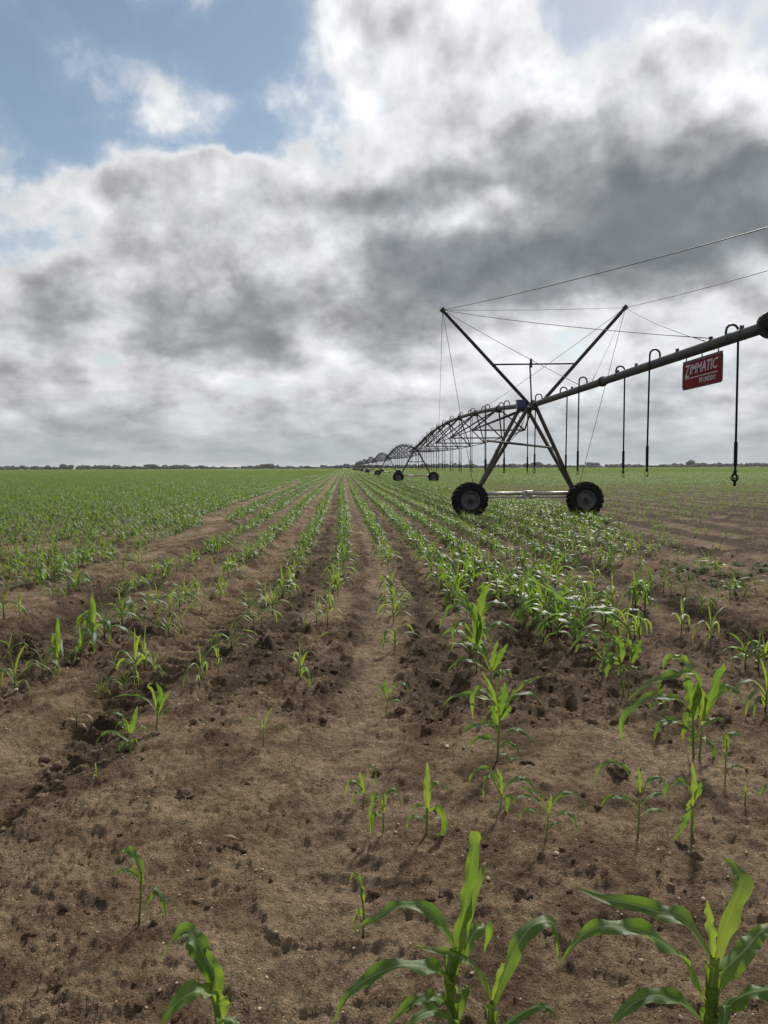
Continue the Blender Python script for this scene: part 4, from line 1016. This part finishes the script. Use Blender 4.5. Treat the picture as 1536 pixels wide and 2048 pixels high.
# --- the nearer plants of the rows, placed where the photograph shows each of them
LIST = """30 1377 p 1.1;84 1346 p .8;114 1334 v .9;161 1308 v .6;185 1292 v 1.1;209 1278 v .8;245 1252 v .75;265 1243 v .5;270 1340 p 1.3;290 1320 p 1.25;247 1353 p .9;308 1326 p .7
338 1264 p 1.0;362 1256 p 1.2;316 1214 p 1.0;296 1223 v .5;245 1182 p 1.1;268 1166 v .6;310 1137 v .6;298 1153 v .55;105 1196 p .9;150 1184 v .6;135 1182 p .9;180 1167 p .9;53 1177 v .65;37 1121 v .8
105 1096 v .6;157 1131 v .75;190 1121 p .9;218 1106 p .7;60 1127 p 1.1;247 1091 v .5;8 1242 p 1.3;40 1237 p .8;203 1368 t 1.1;152 1420 w 1.2;399 1368 p 1.0;437 1339 p .8;465 1302 v .6;440 1189 p .9
508 1257 p .95;523 1254 p .9;545 1224 p 1.1;565 1197 v .9;580 1187 v .8;590 1152 p 1.0;603 1132 p 1.1;617 1099 v .7;655 1250 p .9;635 1297 t 1.2;600 1360 p .95;676 1189 p 1.0;682 1162 v .8;685 1132 v .7
790 1292 p 1.1;785 1207 p .8;783 1182 v .7;775 1132 p 1.1;437 1186 p .8;448 1182 p .8;403 1219 p .7;425 1135 t 1.4;470 1103 v .6;492 1152 p .5;510 1122 p .9;525 1107 p .9;480 1147 t 1.2;193 1561 t .6
862 1142 v .8;885 1152 v .8;900 1167 v .9;915 1187 v 1.0;930 1177 v 1.0;945 1162 v 1.0;960 1147 v .9;975 1162 v 1.0;985 1182 v 1.0;1002 1207 v 1.0;1000 1192 v 1.0;1030 1212 v 1.0;1045 1217 v .9;1060 1232 v 1.0;1066 1242 v 1.0
1085 1242 v 1.0;1095 1262 v 1.0;1101 1267 v .9;1116 1277 v .9;1121 1257 v 1.0;1147 1300 v 1.15;1150 1292 v 1.2;1165 1227 v .8;1175 1232 v .8;1185 1237 v .8;1219 1142 v .7;1235 1265 v .8;1253 1279 p 1.2;1280 1282 p 1.1;1271 1214 v .9
1290 1217 v .95;1300 1182 v .8;1327 1182 p 1.0;1343 1187 p .8;1283 1139 p .9;1363 1262 p 1.05;1421 1287 p .95;1403 1219 p 1.2;1425 1227 p 1.0;1370 1192 v .6;1358 1157 p .9;1406 1145 v .5;1432 1149 p 1.1;1416 1142 p .9
1460 1192 v .75;1471 1192 v .6;1302 1112 p .9;1316 1102 p .7;1345 1092 p .9;1490 1339 v .6;1517 1342 v .75;1530 1347 p 1.1;1200 1130 v .7;1175 1115 v .7;1490 1200 p .9;1510 1180 p .9;1530 1430 p 1.3;955 1300 v .8;1120 1240 v .9;1010 1175 v .9
20 1290 t 1.3;1240 1110 p 1.0;1060 1180 v .9;1075 1165 v .9;1095 1185 v .9;1110 1170 v .9;1130 1190 v .9;1145 1210 v .9;905 1140 v .9;925 1135 v .9;1190 1165 p 1.1;1225 1205 p 1.1;940 1320 v .7"""
rg = random.Random(11)
for tok in LIST.replace('\n', ';').split(';'):
    if not tok.strip(): continue
    a_, b_, kd, sc = tok.split(); x_, y_ = gnd(float(a_), float(b_) + 1)
    place_plant(x_, y_, kd, float(sc) * (1.12 if float(b_) < 1330 else 1.05), None, rg)

# --- row planting beyond: how thickly the crop stands, and how strong it is, by place
def crop(x, y):
    """probability that a plant stands at a planting spot, and its vigour 0..1"""
    q = x - rc(y); pch = fbm(x, y, .16, 3, s=600)
    cl = fbm(x, y, .5, 2, s=620)
    xr = np.interp(y, [8, 12, 16, 20, 25, 40, 83, 150], [2.8, 4.3, 5.8, 7.2, 8.2, 9.0, 9.6, 10.5])   # edge of the poor ground on the right
    left = sst(-3.4, -4.3, q) * sst(13.0, 24, y + .3 * (q + 4) + 9 * (cl - .5))
    mid = .50 + .34 * sst(10, 16, y)
    d = np.where(q < -3.9, .66 + .29 * left, mid)
    v = np.where(q < -3.9, (.34 + .2 * (cl > .5)) * (1 - left) + .9 * left, .36 + .26 * sst(12, 26, y) + .22 * (q > .5) * sst(9, 11, y) * sst(22, 14, y))
    d = d * np.where(left > .5, 1, sst(.20, .42, cl + .20 * sst(12, 24, y)))
    poor = sst(xr, xr + .9, x)
    dp = .14 + .22 * sst(.45, .65, cl) + .34 * sst(27, 65, y + 14 * (pch - .5) * 2); vp = .12 + .40 * sst(35, 90, y)
    d = d * (1 - poor) + dp * poor; v = v * (1 - poor) + vp * poor
    v = v + (pch - .5) * .5
    return np.clip(d, 0, 1), np.clip(v, 0, 1)
rs = np.random.RandomState(7)
px_, py_ = [], []
for k in range(-130, 150):
    yy = np.arange(7.5, 160, .19); yy = yy + rs.uniform(-.05, .05, len(yy))
    xx = row_off(k) + rc(yy) + rs.normal(0, .035, len(yy))
    ok = (xx > -.62 * yy - 1.5) & (xx < .66 * yy + 1.5)
    xx, yy = xx[ok], yy[ok]
    d, v = crop(xx, yy); ok = rs.rand(len(xx)) < d
    px_.append(xx[ok]); py_.append(yy[ok])
X = np.concatenate(px_); Y = np.concatenate(py_)
# keep clear of the hand-placed zone, of hand-placed plants and of the tower wheels
u_img = (X * math.cos(R(YAW)) - Y * math.sin(R(YAW))) / (Y * math.cos(R(YAW)) + X * math.sin(R(YAW)))
zone = 13.4 + 0 * X
zone = np.where(X - rc(Y) < -2.9, 10.0, zone); zone = np.where(X > 3.3, 12.2, zone)
zone = np.where((X - rc(Y) > -2.9) & (X < 3.3), 7.9, zone)
ok = Y > zone
ok &= np.abs(X - rc(Y) + np.interp(Y, [14, 24, 50, 90], [4.0, 4.85, 5.35, 5.7])) > .42
for tx, ty in zip(TX, TY):
    for s in (-1, 1): ok &= ~((np.abs(X - tx - s * WOFF) < .75) & (np.abs(Y - ty) < .32))
hx = np.array([p[0] for p in placed]); hy = np.array([p[1] for p in placed])
near_i = np.where(Y < 22)[0]
for i in near_i:
    if ok[i] and np.min((hx - X[i]) ** 2 + ((hy - Y[i]) * .8) ** 2) < .012: ok[i] = False
X, Y = X[ok], Y[ok]; D_, VG = crop(X, Y)
o_ = np.argsort(Y); X, Y, VG = X[o_], Y[o_], VG[o_]
n_ind = 296 - len(placed) - len(TR_) - 4
vis = (X > -.475 * Y - .1) & (X < .585 * Y + .1)
ind = np.where(vis)[0][:n_ind]; rest = np.ones(len(X), bool); rest[ind] = False
for i in ind:
    kd = 'v' if VG[i] + rg.uniform(-.2, .2) > .42 else 'p'
    place_plant(X[i], Y[i], kd, (.56 + .42 * VG[i]) if kd == 'v' else 1.0, None, rg)
rX, rY, rV = X[rest], Y[rest], VG[rest]

# labels that single each row plant out
ORD = 'first second third fourth fifth sixth seventh eighth ninth tenth eleventh twelfth thirteenth fourteenth fifteenth sixteenth seventeenth eighteenth nineteenth twentieth'.split()
TENS = {20: 'twenty', 30: 'thirty', 40: 'forty', 50: 'fifty', 60: 'sixty'}
def ordinal(n):
    if n <= 20: return ORD[n - 1]
    if n % 10 == 0: return TENS[n][:-1] + 'ieth'
    return TENS[n // 10 * 10] + '-' + ORD[n % 10 - 1]
offs = {k: row_off(k) for k in range(-40, 40)}
rowsd = {}
for p in placed:
    q = p[0] - float(rc(p[1])); k = min(offs, key=lambda kk: abs(offs[kk] - q)); rowsd.setdefault(k, []).append(p)
for hx_, hy_ in hero_xy:                                  # the traced plants count along their rows too
    q = hx_ - float(rc(hy_)); k = min(offs, key=lambda kk: abs(offs[kk] - q)); rowsd.setdefault(k, []).append([hx_, hy_, None, None])
def rowname(k):
    if k == 0: return 'row right of the smooth lane'
    if k == -1: return 'row left of the smooth lane'
    if k == -2: return 'row right of the tyre track'
    if k == -3: return 'row left of the tyre track'
    if k < 0: return '%s row left of the tyre track' % ORD[-k - 3]
    return '%s row right of the smooth lane' % ORD[min(k, 19)]
ADJ = dict(v='sturdy green', p='thin pale', t='tiny', w='withered')
for k, ps in rowsd.items():
    ps.sort(key=lambda p: p[1])
    for n, p in enumerate(ps):
        if p[2] is None: continue
        r_ = p[3]; nm = rowname(k)
        r_['label'] = '%s maize plant, %s from the near end of %s' % (ADJ[p[2]].split()[-1], ordinal(n + 1), nm)
        r_['category'] = 'maize plant'; r_['group'] = 'young maize plants in the field'

# --- the rest of the crop: one mass, instanced from a few plants, then row strips, then field patches
def merged(parts, name, m_leaf, xf=None):
    Vs, Us, Fs, Ms, b = [], [], [], [], 0
    for nm, g in parts:
        v_ = g[0] if xf is None else xf(g[0]); Vs.append(v_); Us.append(g[1]); Fs.append(g[2] + b); b += len(v_)
        Ms += [1 if nm == 'stalk' else 0] * len(g[2])
    me = np_mesh(name, np.concatenate(Vs), np.concatenate(Fs), m_leaf, True, np.concatenate(Us))
    me.materials.append(M['stalk']); me.polygons.foreach_set('material_index', Ms); return me
def transformed(parts, x, y_, a, s):
    c, sn = math.cos(a) * s, math.sin(a) * s; out = []
    for nm, g in parts:
        v_ = g[0]; out.append((nm, (np.stack([v_[:, 0] * c - v_[:, 1] * sn + x, v_[:, 0] * sn + v_[:, 1] * c + y_, v_[:, 2] * s], 1), g[1], g[2])))
    return out
src = bpy.data.collections.new('crop_sources')
def source(nm, me):
    o = bpy.data.objects.new(nm, me); src.objects.link(o); return o
n_v, n_p = 7, 6
for j in range(n_v): source('a%02d' % j, merged(plant_parts(300 + j, 'v', 1), 'crop_plant', M['crop']))
for j in range(n_p): source('b%02d' % j, merged(plant_parts(400 + j, 'p', 1), 'crop_plant', M['crop_pale']))
rr = random.Random(3)
for j in range(4):                                        # five metres of one row
    pp = []
    for i in range(24): pp += transformed(plant_parts(500 + rr.randrange(40), 'v', 2), rr.gauss(0, .04), -2.5 + 5 * (i + .5) / 24, rr.uniform(0, 6.28), rr.uniform(.75, 1.05))
    source('c%02d' % j, merged(pp, 'crop_row', M['crop']))
for j in range(2):
    pp = []
    for i in range(17): pp += transformed(plant_parts(500 + rr.randrange(40), 'v', 2), rr.gauss(0, .05), -2.5 + 5 * (i + rr.random()) / 17, rr.uniform(0, 6.28), rr.uniform(.6, .8))
    source('d%02d' % j, merged(pp, 'crop_row', M['crop_pale']))
for j, mname in enumerate(('crop', 'crop', 'crop_pale')):  # ten by ten metres of far field
    pp = []
    for i in range(13):
        for k in range(22):
            if rr.random() < (.9 if j < 2 else .6): pp += [q for q in transformed(plant_parts(500 + rr.randrange(40), 'v', 2), -4.6 + i * .77 + rr.gauss(0, .05), -5 + 10 * (k + rr.random()) / 22, rr.uniform(0, 6.28), rr.uniform(.8, 1.05)) if q[0] == 'leaf']
    source('e%02d' % j, merged(pp, 'crop_patch', M[mname]))
ptx, idxs, rots, scs = [], [], [], []
zz_ = height(rX, rY, False)
vv = (rV + rs.uniform(-.2, .2, len(rX))) > .42
ptx.append(np.stack([rX, rY, zz_], 1))
idxs.append(np.where(vv, rs.randint(0, n_v, len(rX)), n_v + rs.randint(0, n_p, len(rX))))
rots.append(rs.uniform(0, 6.28, len(rX))); scs.append(np.where(vv, .50 + .36 * rV, .9) * rs.uniform(.85, 1.12, len(rX)))
sx, sy = [], []
for k in range(-240, 300):
    yy = np.arange(162.5, 330, 5.0); xx = row_off(k) + rc(yy); ok = (xx > -.62 * yy - 8) & (xx < .68 * yy + 8)
    sx.append(xx[ok]); sy.append(yy[ok])
sx = np.concatenate(sx); sy = np.concatenate(sy); dd, vg = crop(sx, sy)
ptx.append(np.stack([sx, sy, 0 * sx], 1)); b_ = n_v + n_p
pale = (vg + rs.uniform(-.15, .15, len(sx))) < .38
idxs.append(np.where(pale, b_ + 4 + rs.randint(0, 2, len(sx)), b_ + rs.randint(0, 4, len(sx)))); rots.append(np.where(rs.rand(len(sx)) < .5, 0, math.pi)); scs.append(np.ones(len(sx)))
px2, py2 = [], []
for yy in np.arange(337, 1010, 10.0):
    xx = np.arange(-.62 * yy - 20, .70 * yy + 20, 10.0); px2.append(xx); py2.append(np.full(len(xx), yy))
px2 = np.concatenate(px2); py2 = np.concatenate(py2)
ptx.append(np.stack([px2, py2, 0 * px2], 1)); dd, vg = crop(px2, py2)
idxs.append(np.where(px2 > .02 * py2 + 20, np.where(rs.rand(len(px2)) < .8, b_ + 8, b_ + 6), b_ + 6 + rs.randint(0, 2, len(px2)))); rots.append(np.where(rs.rand(len(px2)) < .5, 0, math.pi)); scs.append(np.ones(len(px2)))
PT = np.concatenate(ptx); ID = np.concatenate(idxs).astype(np.int32); RT = np.concatenate(rots); SC = np.concatenate(scs)
print('crop instances', len(PT), 'individual', len(placed) + len(TR_) + 4)
def scatter(name, pts, ids, rots_, scs_, coll):
    me = bpy.data.meshes.new(name); me.vertices.add(len(pts)); me.vertices.foreach_set('co', pts.astype(np.float32).ravel())
    for nm, ty, dat in (('pick', 'INT', ids.astype(np.int32)), ('turn', 'FLOAT', rots_.astype(np.float32)), ('size', 'FLOAT', scs_.astype(np.float32))):
        me.attributes.new(nm, ty, 'POINT').data.foreach_set('value', dat)
    o = link(name, me)
    ng = bpy.data.node_groups.new(name, 'GeometryNodeTree')
    ng.interface.new_socket('Geometry', in_out='INPUT', socket_type='NodeSocketGeometry'); ng.interface.new_socket('Geometry', in_out='OUTPUT', socket_type='NodeSocketGeometry')
    n, l = ng.nodes, ng.links
    gi = n.new('NodeGroupInput'); go = n.new('NodeGroupOutput'); ci = n.new('GeometryNodeCollectionInfo'); iop = n.new('GeometryNodeInstanceOnPoints')
    ci.inputs['Collection'].default_value = coll; ci.inputs['Separate Children'].default_value = True; ci.inputs['Reset Children'].default_value = True
    def na(nm, ty):
        q = n.new('GeometryNodeInputNamedAttribute'); q.data_type = ty; q.inputs['Name'].default_value = nm; return q.outputs['Attribute']
    cx = n.new('ShaderNodeCombineXYZ'); l.new(na('turn', 'FLOAT'), cx.inputs[2])
    l.new(gi.outputs[0], iop.inputs['Points']); l.new(ci.outputs[0], iop.inputs['Instance']); iop.inputs['Pick Instance'].default_value = True
    l.new(na('pick', 'INT'), iop.inputs['Instance Index']); l.new(cx.outputs[0], iop.inputs['Rotation']); l.new(na('size', 'FLOAT'), iop.inputs['Scale'])
    l.new(iop.outputs[0], go.inputs[0])
    md = o.modifiers.new('scatter', 'NODES'); md.node_group = ng; return o
co_ = scatter('maize_crop', PT, ID, RT, SC, src)
co_['kind'] = 'stuff'; co_['label'] = 'rows of young green maize covering the field to the horizon'

# ------------------------------------------------------------------ soil clods, gravel, stones, weeds
def blob(seed, n=1, flat=.7, noise=.25):
    import bmesh
    bm = bmesh.new(); bmesh.ops.create_icosphere(bm, subdivisions=n, radius=1)
    rr_ = random.Random(seed); o_ = Vector((rr_.uniform(0, 50), rr_.uniform(0, 50), rr_.uniform(0, 50)))
    from mathutils import noise as mn
    for v in bm.verts:
        v.co *= 1 + noise * mn.noise(v.co * 1.3 + o_) * 1.6 + noise * .6 * mn.noise(v.co * 3.1 + o_)
        v.co.z *= flat
    V_ = np.array([v.co[:] for v in bm.verts]); F_ = np.array([[v.index for v in f.verts] for f in bm.faces]); bm.free(); return V_, F_
def scatter_blobs(name, xs, ys_, rad, m_, shapes, sink=.35, smooth=False, mk_=True):
    rr_ = np.random.RandomState(len(xs)); zs = height(xs, ys_, True); Vs, Fs = [], []; b = 0
    for i in range(len(xs)):
        V_, F_ = shapes[rr_.randint(len(shapes))]; a = rr_.uniform(0, 6.28); c, sn = math.cos(a), math.sin(a)
        v_ = V_ * rad[i] * rr_.uniform(.8, 1.25, 3)
        Vs.append(np.stack([v_[:, 0] * c - v_[:, 1] * sn + xs[i], v_[:, 0] * sn + v_[:, 1] * c + ys_[i], v_[:, 2] + zs[i] + rad[i] * sink], 1)); Fs.append(F_ + b); b += len(V_)
    return link(name, np_mesh(name, np.concatenate(Vs), np.concatenate(Fs), m_, smooth))
cs = [blob(k, 2, .7, .45) for k in range(6)]; cs1 = [blob(k + 20, 2, .75, .35) for k in range(8)]
rs2 = np.random.RandomState(21)
n_ = 20000; yc = 1.7 * np.exp(rs2.rand(n_) * math.log(16 / 1.7)); xc = (rs2.rand(n_) * 1.12 - .52) * (yc + .3)
_, rg_, ln_, tk_, _, fr_, fu_, f2m, _ = masks(xc, yc)
keep = rs2.rand(n_) < np.clip(.04 + .6 * np.clip(rg_ - .35, 0, 1) + .7 * fu_ + .6 * f2m, 0, 1) * (1 - .85 * ln_)
xc, yc = xc[keep], yc[keep]
o_ = scatter_blobs('soil_clods', xc, yc, .004 + .018 * rs2.rand(len(xc)) ** 3.0 * (1 + .5 * (yc > 4)), M['soil'], cs1, .0, True)
o_['kind'] = 'stuff'; o_['label'] = 'crumbled dark soil clods lying between the rows'
n_ = 2200; yc = 1.7 * np.exp(rs2.rand(n_) * math.log(9 / 1.7)); xc = (rs2.rand(n_) * 1.12 - .52) * (yc + .3)
o_ = scatter_blobs('gravel', xc, yc, .0016 + .0042 * rs2.rand(n_) ** 3.5, M['stone'], cs1, .3)
o_['kind'] = 'stuff'; o_['label'] = 'scattered pale grit and small pebbles on the soil'
BIG = [(1045, 1795, .030, 'pointed dark soil clod right of the tall blunt-leaved plant'), (952, 1800, .026, 'dark soil clod behind the tall blunt leaf, its right side'), (893, 1797, .026, 'rounded dark soil clod left of the tall blunt leaf'),
       (860, 1800, .018, 'small dark soil clod, leftmost beside the tall blunt leaf'), (470, 1697, .045, 'crumbly dark soil clod with a dry stick on it, left foreground'), (370, 1590, .045, 'broad dark soil clod in the left middle foreground'),
       (750, 1768, .028, 'low dark soil clod left of the tall blunt leaf'), (1056, 1528, .035, 'round dark soil clod at the foot of the tall many-leaved plant'), (853, 1482, .03, 'upright soil clod between the trio and the tall many-leaved plant'),
       (1345, 1372, .065, 'large dark soil clod behind the close pair of tall plants'), (1440, 1448, .07, 'large dark soil clod right of the close pair of tall plants'), (1240, 1545, .05, 'dark soil clod under the arching leaf of the spidery plant')]
for k, (a_, b_, r_, lab) in enumerate(BIG):
    x_, y_ = gnd(a_, b_); V_, F_ = blob(70 + k, 4, .62, .5)
    V_ = V_ * (1 + .10 * (vn(V_[:, 0] * 5 + 9, V_[:, 1] * 5 + V_[:, 2] * 4 + 5, k) - .5)[:, None] + .07 * (vn(V_[:, 0] * 12 + 9, V_[:, 1] * 12 + V_[:, 2] * 9, k + 5) - .5)[:, None])
    o = link('soil_clod', np_mesh('soil_clod', V_ * r_ * np.array([1.15, .9, 1.0]), F_, M['clod'], True)); o.location = (x_, y_, float(height([x_], [y_])[0]) + r_ * .1); o.rotation_euler.z = k * 1.3
    o['label'] = lab; o['category'] = 'soil clod'; o['group'] = 'larger clods on the soil'
STN = [(1112, 1716, .014, 'tan angular pebble, biggest, right of the tall blunt leaf'), (976, 1759, .011, 'flat pale pebble just right of the tall blunt leaf'), (1317, 1708, .008, 'pale pebble, left of two close together on the right'),
       (1338, 1716, .008, 'flat pale pebble, right of two close together on the right'), (1492, 1715, .007, 'small pale pebble by the right edge'), (399, 1694, .008, 'oval grey pebble left of the stick clod'), (1407, 1801, .010, 'pale pebble left of the largest plant\'s bright leaf'),
       (1383, 1848, .010, 'pale chip between two leaves of the largest plant'), (1282, 1923, .009, 'long pale pebble under the left leaf of the largest plant'), (894, 1493, .016, 'tan pebble left of the tall many-leaved plant'), (522, 1393, .018, 'tan pebble on bare soil at left of centre'),
       (32, 1377 + 2, .02, 'white pebble at the foot of the leftmost seedling'), (395, 1390, .017, 'pale pebble in the bare lane left of centre'), (358, 1404, .016, 'flat white pebble near the long flat-leaved plant'), (1395, 1591, .013, 'white chip lying behind the upright bright spike plant')]
for k, (a_, b_, r_, lab) in enumerate(STN):
    x_, y_ = gnd(a_, b_); V_, F_ = blob(120 + k, 2, .7, .3)
    o = link('pebble', np_mesh('pebble', V_ * r_ * np.array([1.0, .75, .85]), F_, M['stone'], True)); o.location = (x_, y_, float(height([x_], [y_])[0]) + r_ * .35); o.rotation_euler.z = k * 1.9
    o['label'] = lab; o['category'] = 'pebble'; o['group'] = 'loose pebbles on the soil'
x_, y_ = gnd(462, 1687); mb = MB(); zq = float(height([x_], [y_])[0]) + .028
mb.tube([(x_ - .03, y_ + .012, zq + .004), (x_, y_, zq + .008), (x_ + .032, y_ - .014, zq)], [.005, .007, .004], 7)
o = link('dry_stick', mb.mesh('dry_stick', M['straw'], True)); o['label'] = 'short dry stick lying on a dark clod in the left foreground'; o['category'] = 'stick'
x_, y_ = gnd(397, 1804); mb = MB(); zq = float(height([x_], [y_])[0])
mb.tube([(x_ - .02, y_, zq + .004), (x_ + .02, y_ + .003, zq + .006)], [.003, .004], 6)
o = link('dry_straw', mb.mesh('dry_straw', M['straw'], True)); o['label'] = 'piece of pale straw on bare soil right of the lone left seedling'; o['category'] = 'straw'

# low broad-leaved weeds at the right edge
def weed_geo(seed):
    rr_ = random.Random(seed); out = []
    for k in range(9):
        a = rr_.uniform(0, 6.28); L = rr_.uniform(.04, .09); e = rr_.uniform(.2, .9); b = np.array([rr_.uniform(-.04, .04), rr_.uniform(-.04, .04), rr_.uniform(.01, .04)])
        d = np.array([math.cos(a), math.sin(a), 0]); P = np.array([b + d * L * t * math.cos(e) + np.array([0, 0, L * (math.sin(e) * t - .5 * t * t)]) for t in np.linspace(0, 1, 4)])
        out.append(('leaf', leaf_geo(P, .035, None, .2, .05, 0, 2, seed * 9 + k)))
    return out
M['weed'] = leaf_material('weed_leaf', (.035, .075, .035), (.09, .15, .06), (.12, .16, .06), (.12, .22, .05), .3, .85, .08)
wsrc = bpy.data.collections.new('weed_sources')
for k in range(4): wsrc.objects.link(bpy.data.objects.new('w%d' % k, merged(weed_geo(k), 'weed', M['weed'])))
n_ = 900; x0, y0 = gnd(1530, 1148)
wx_ = x0 + .3 + rs2.normal(0, .75, n_); wy_ = y0 + rs2.normal(0, .55, n_) + .15 * (wx_ - x0)
sel = fbm(wx_, wy_, 2.0, 3, s=5) > .44; wx_, wy_ = wx_[sel], wy_[sel]
o_ = scatter('weeds', np.stack([wx_, wy_, height(wx_, wy_)], 1), rs2.randint(0, 4, len(wx_)), rs2.uniform(0, 6.28, len(wx_)), rs2.uniform(.6, 1.3, len(wx_)), wsrc)
o_['kind'] = 'stuff'; o_['label'] = 'patch of low dull-green broad-leaved weeds at the right edge'

# ------------------------------------------------------------------ far tree line, standout trees, shed
def crown_geo(seed, rx, rz, n=3):
    """clumps of leaf masses around a crown"""
    rr_ = random.Random(seed); Vs, Fs, b = [], [], 0
    for k in range(n):
        V_, F_ = blob(seed * 7 + k, 2, 1, .35)
        V_ = V_ * np.array([rx * rr_.uniform(.5, .8), rx * rr_.uniform(.5, .8), rz * rr_.uniform(.45, .7)]) + np.array([rr_.uniform(-.5, .5) * rx, rr_.uniform(-.4, .4) * rx, rr_.uniform(-.1, .45) * rz])
        Vs.append(V_); Fs.append(F_ + b); b += len(V_)
    return np.concatenate(Vs), np.concatenate(Fs)
rt = np.random.RandomState(4); Vs, Fs, b = [], [], 0
TREEY = 1020
for i in range(760):
    x_ = -640 + 1340 * i / 760 + rt.uniform(-2, 2); y_ = TREEY + rt.uniform(0, 90)
    hgt = 3.6 + 2.4 * rt.rand() ** 2 + .8 * math.sin(x_ * .013) + .9 * math.sin(x_ * .05 + 1)
    V_, F_ = crown_geo(i, rt.uniform(3, 6.5), hgt * .62, 3)
    V_ = V_ + np.array([x_, y_, hgt * .42]); V_[:, 2] = np.maximum(V_[:, 2], -.2); Vs.append(V_); Fs.append(F_ + b); b += len(V_)
o_ = link('tree_line', np_mesh('tree_line', np.concatenate(Vs), np.concatenate(Fs), M['tree'], False)); o_['kind'] = 'stuff'; o_['label'] = 'low dark wood along the horizon behind the field'
for k, (px, h_, r_, lab) in enumerate([(1382, 9.8, 6.0, 'lone flat-topped tree rising above the tree line at far right'), (1075, 7.8, 9, 'broad round tree in the tree line seen just right of the near tower legs'),
                                  (302, 7.4, 9, 'slightly taller tree in the tree line at the far left'), (535, 7.2, 8, 'rounded tree in the tree line right of the white shed'), (1185, 7.4, 9, 'broad tree in the tree line right of the near right wheel')]):
    p = at(px, 930, 1000.0); t = thing('tree', lab, 'tree', (p.x, 1000, 0), 'standout trees in the tree line')
    mb = MB(); mb.tube([(0, 0, 0), (.1, 0, h_ * .35), (.3, 0, h_ * .7)], [.45, .32, .15], 7)
    for a in (0, 2.1, 4.2): mb.tube([(.1, 0, h_ * .4), (math.cos(a) * r_ * .4, math.sin(a) * r_ * .4, h_ * .72)], [.2, .08], 5)
    link('trunk', mb.mesh('trunk', M['trunk']), t)
    V_, F_ = crown_geo(900 + k, r_, h_ * .42, 7); link('crown', np_mesh('crown', V_ + np.array([0, 0, h_ * .62]), F_, M['tree'], False), t)
p = at(468, 932, 985.0); sh_ = thing('farm_shed', 'long low white-roofed shed far off in front of the left tree line', 'shed', (p.x, 985, 0))
mb = MB(); mb.box((0, 0, 1.6), (16, 7, 3.2)); link('wall', mb.mesh('wall', M['shedwall']), sh_)
mb = MB(); mb.v += [Vector(q) for q in ((-8.6, -4.2, 3.1), (8.6, -4.2, 3.1), (8.6, 0, 4.9), (-8.6, 0, 4.9), (-8.6, 4.2, 3.1), (8.6, 4.2, 3.1), (-8.6, -4.2, 2.9), (8.6, -4.2, 2.9), (-8.6, 4.2, 2.9), (8.6, 4.2, 2.9))]
mb.f += [(0, 1, 2, 3), (3, 2, 5, 4), (6, 7, 1, 0), (4, 5, 9, 8), (0, 3, 4, 8, 6), (1, 7, 9, 5, 2)]; link('roof', mb.mesh('roof', M['shed']), sh_)
mb = MB(); mb.box((2.0, -3.55, 1.3), (3.2, .12, 2.6)); link('door', mb.mesh('door', M['darksteel']), sh_)

# ------------------------------------------------------------------ thin air over the field
hm, HN = mat('haze_air')
pvn = HN.node('ShaderNodeVolumePrincipled', Color=(.80, .86, .92, 1), Density=.00009, Anisotropy=.2)
HN.node('ShaderNodeOutputMaterial', Volume=pvn.outputs[0])
mb = MB(); mb.box((0, 4500, 7), (30000, 15000, 17)); link('haze', mb.mesh('haze', hm), kind='stuff')
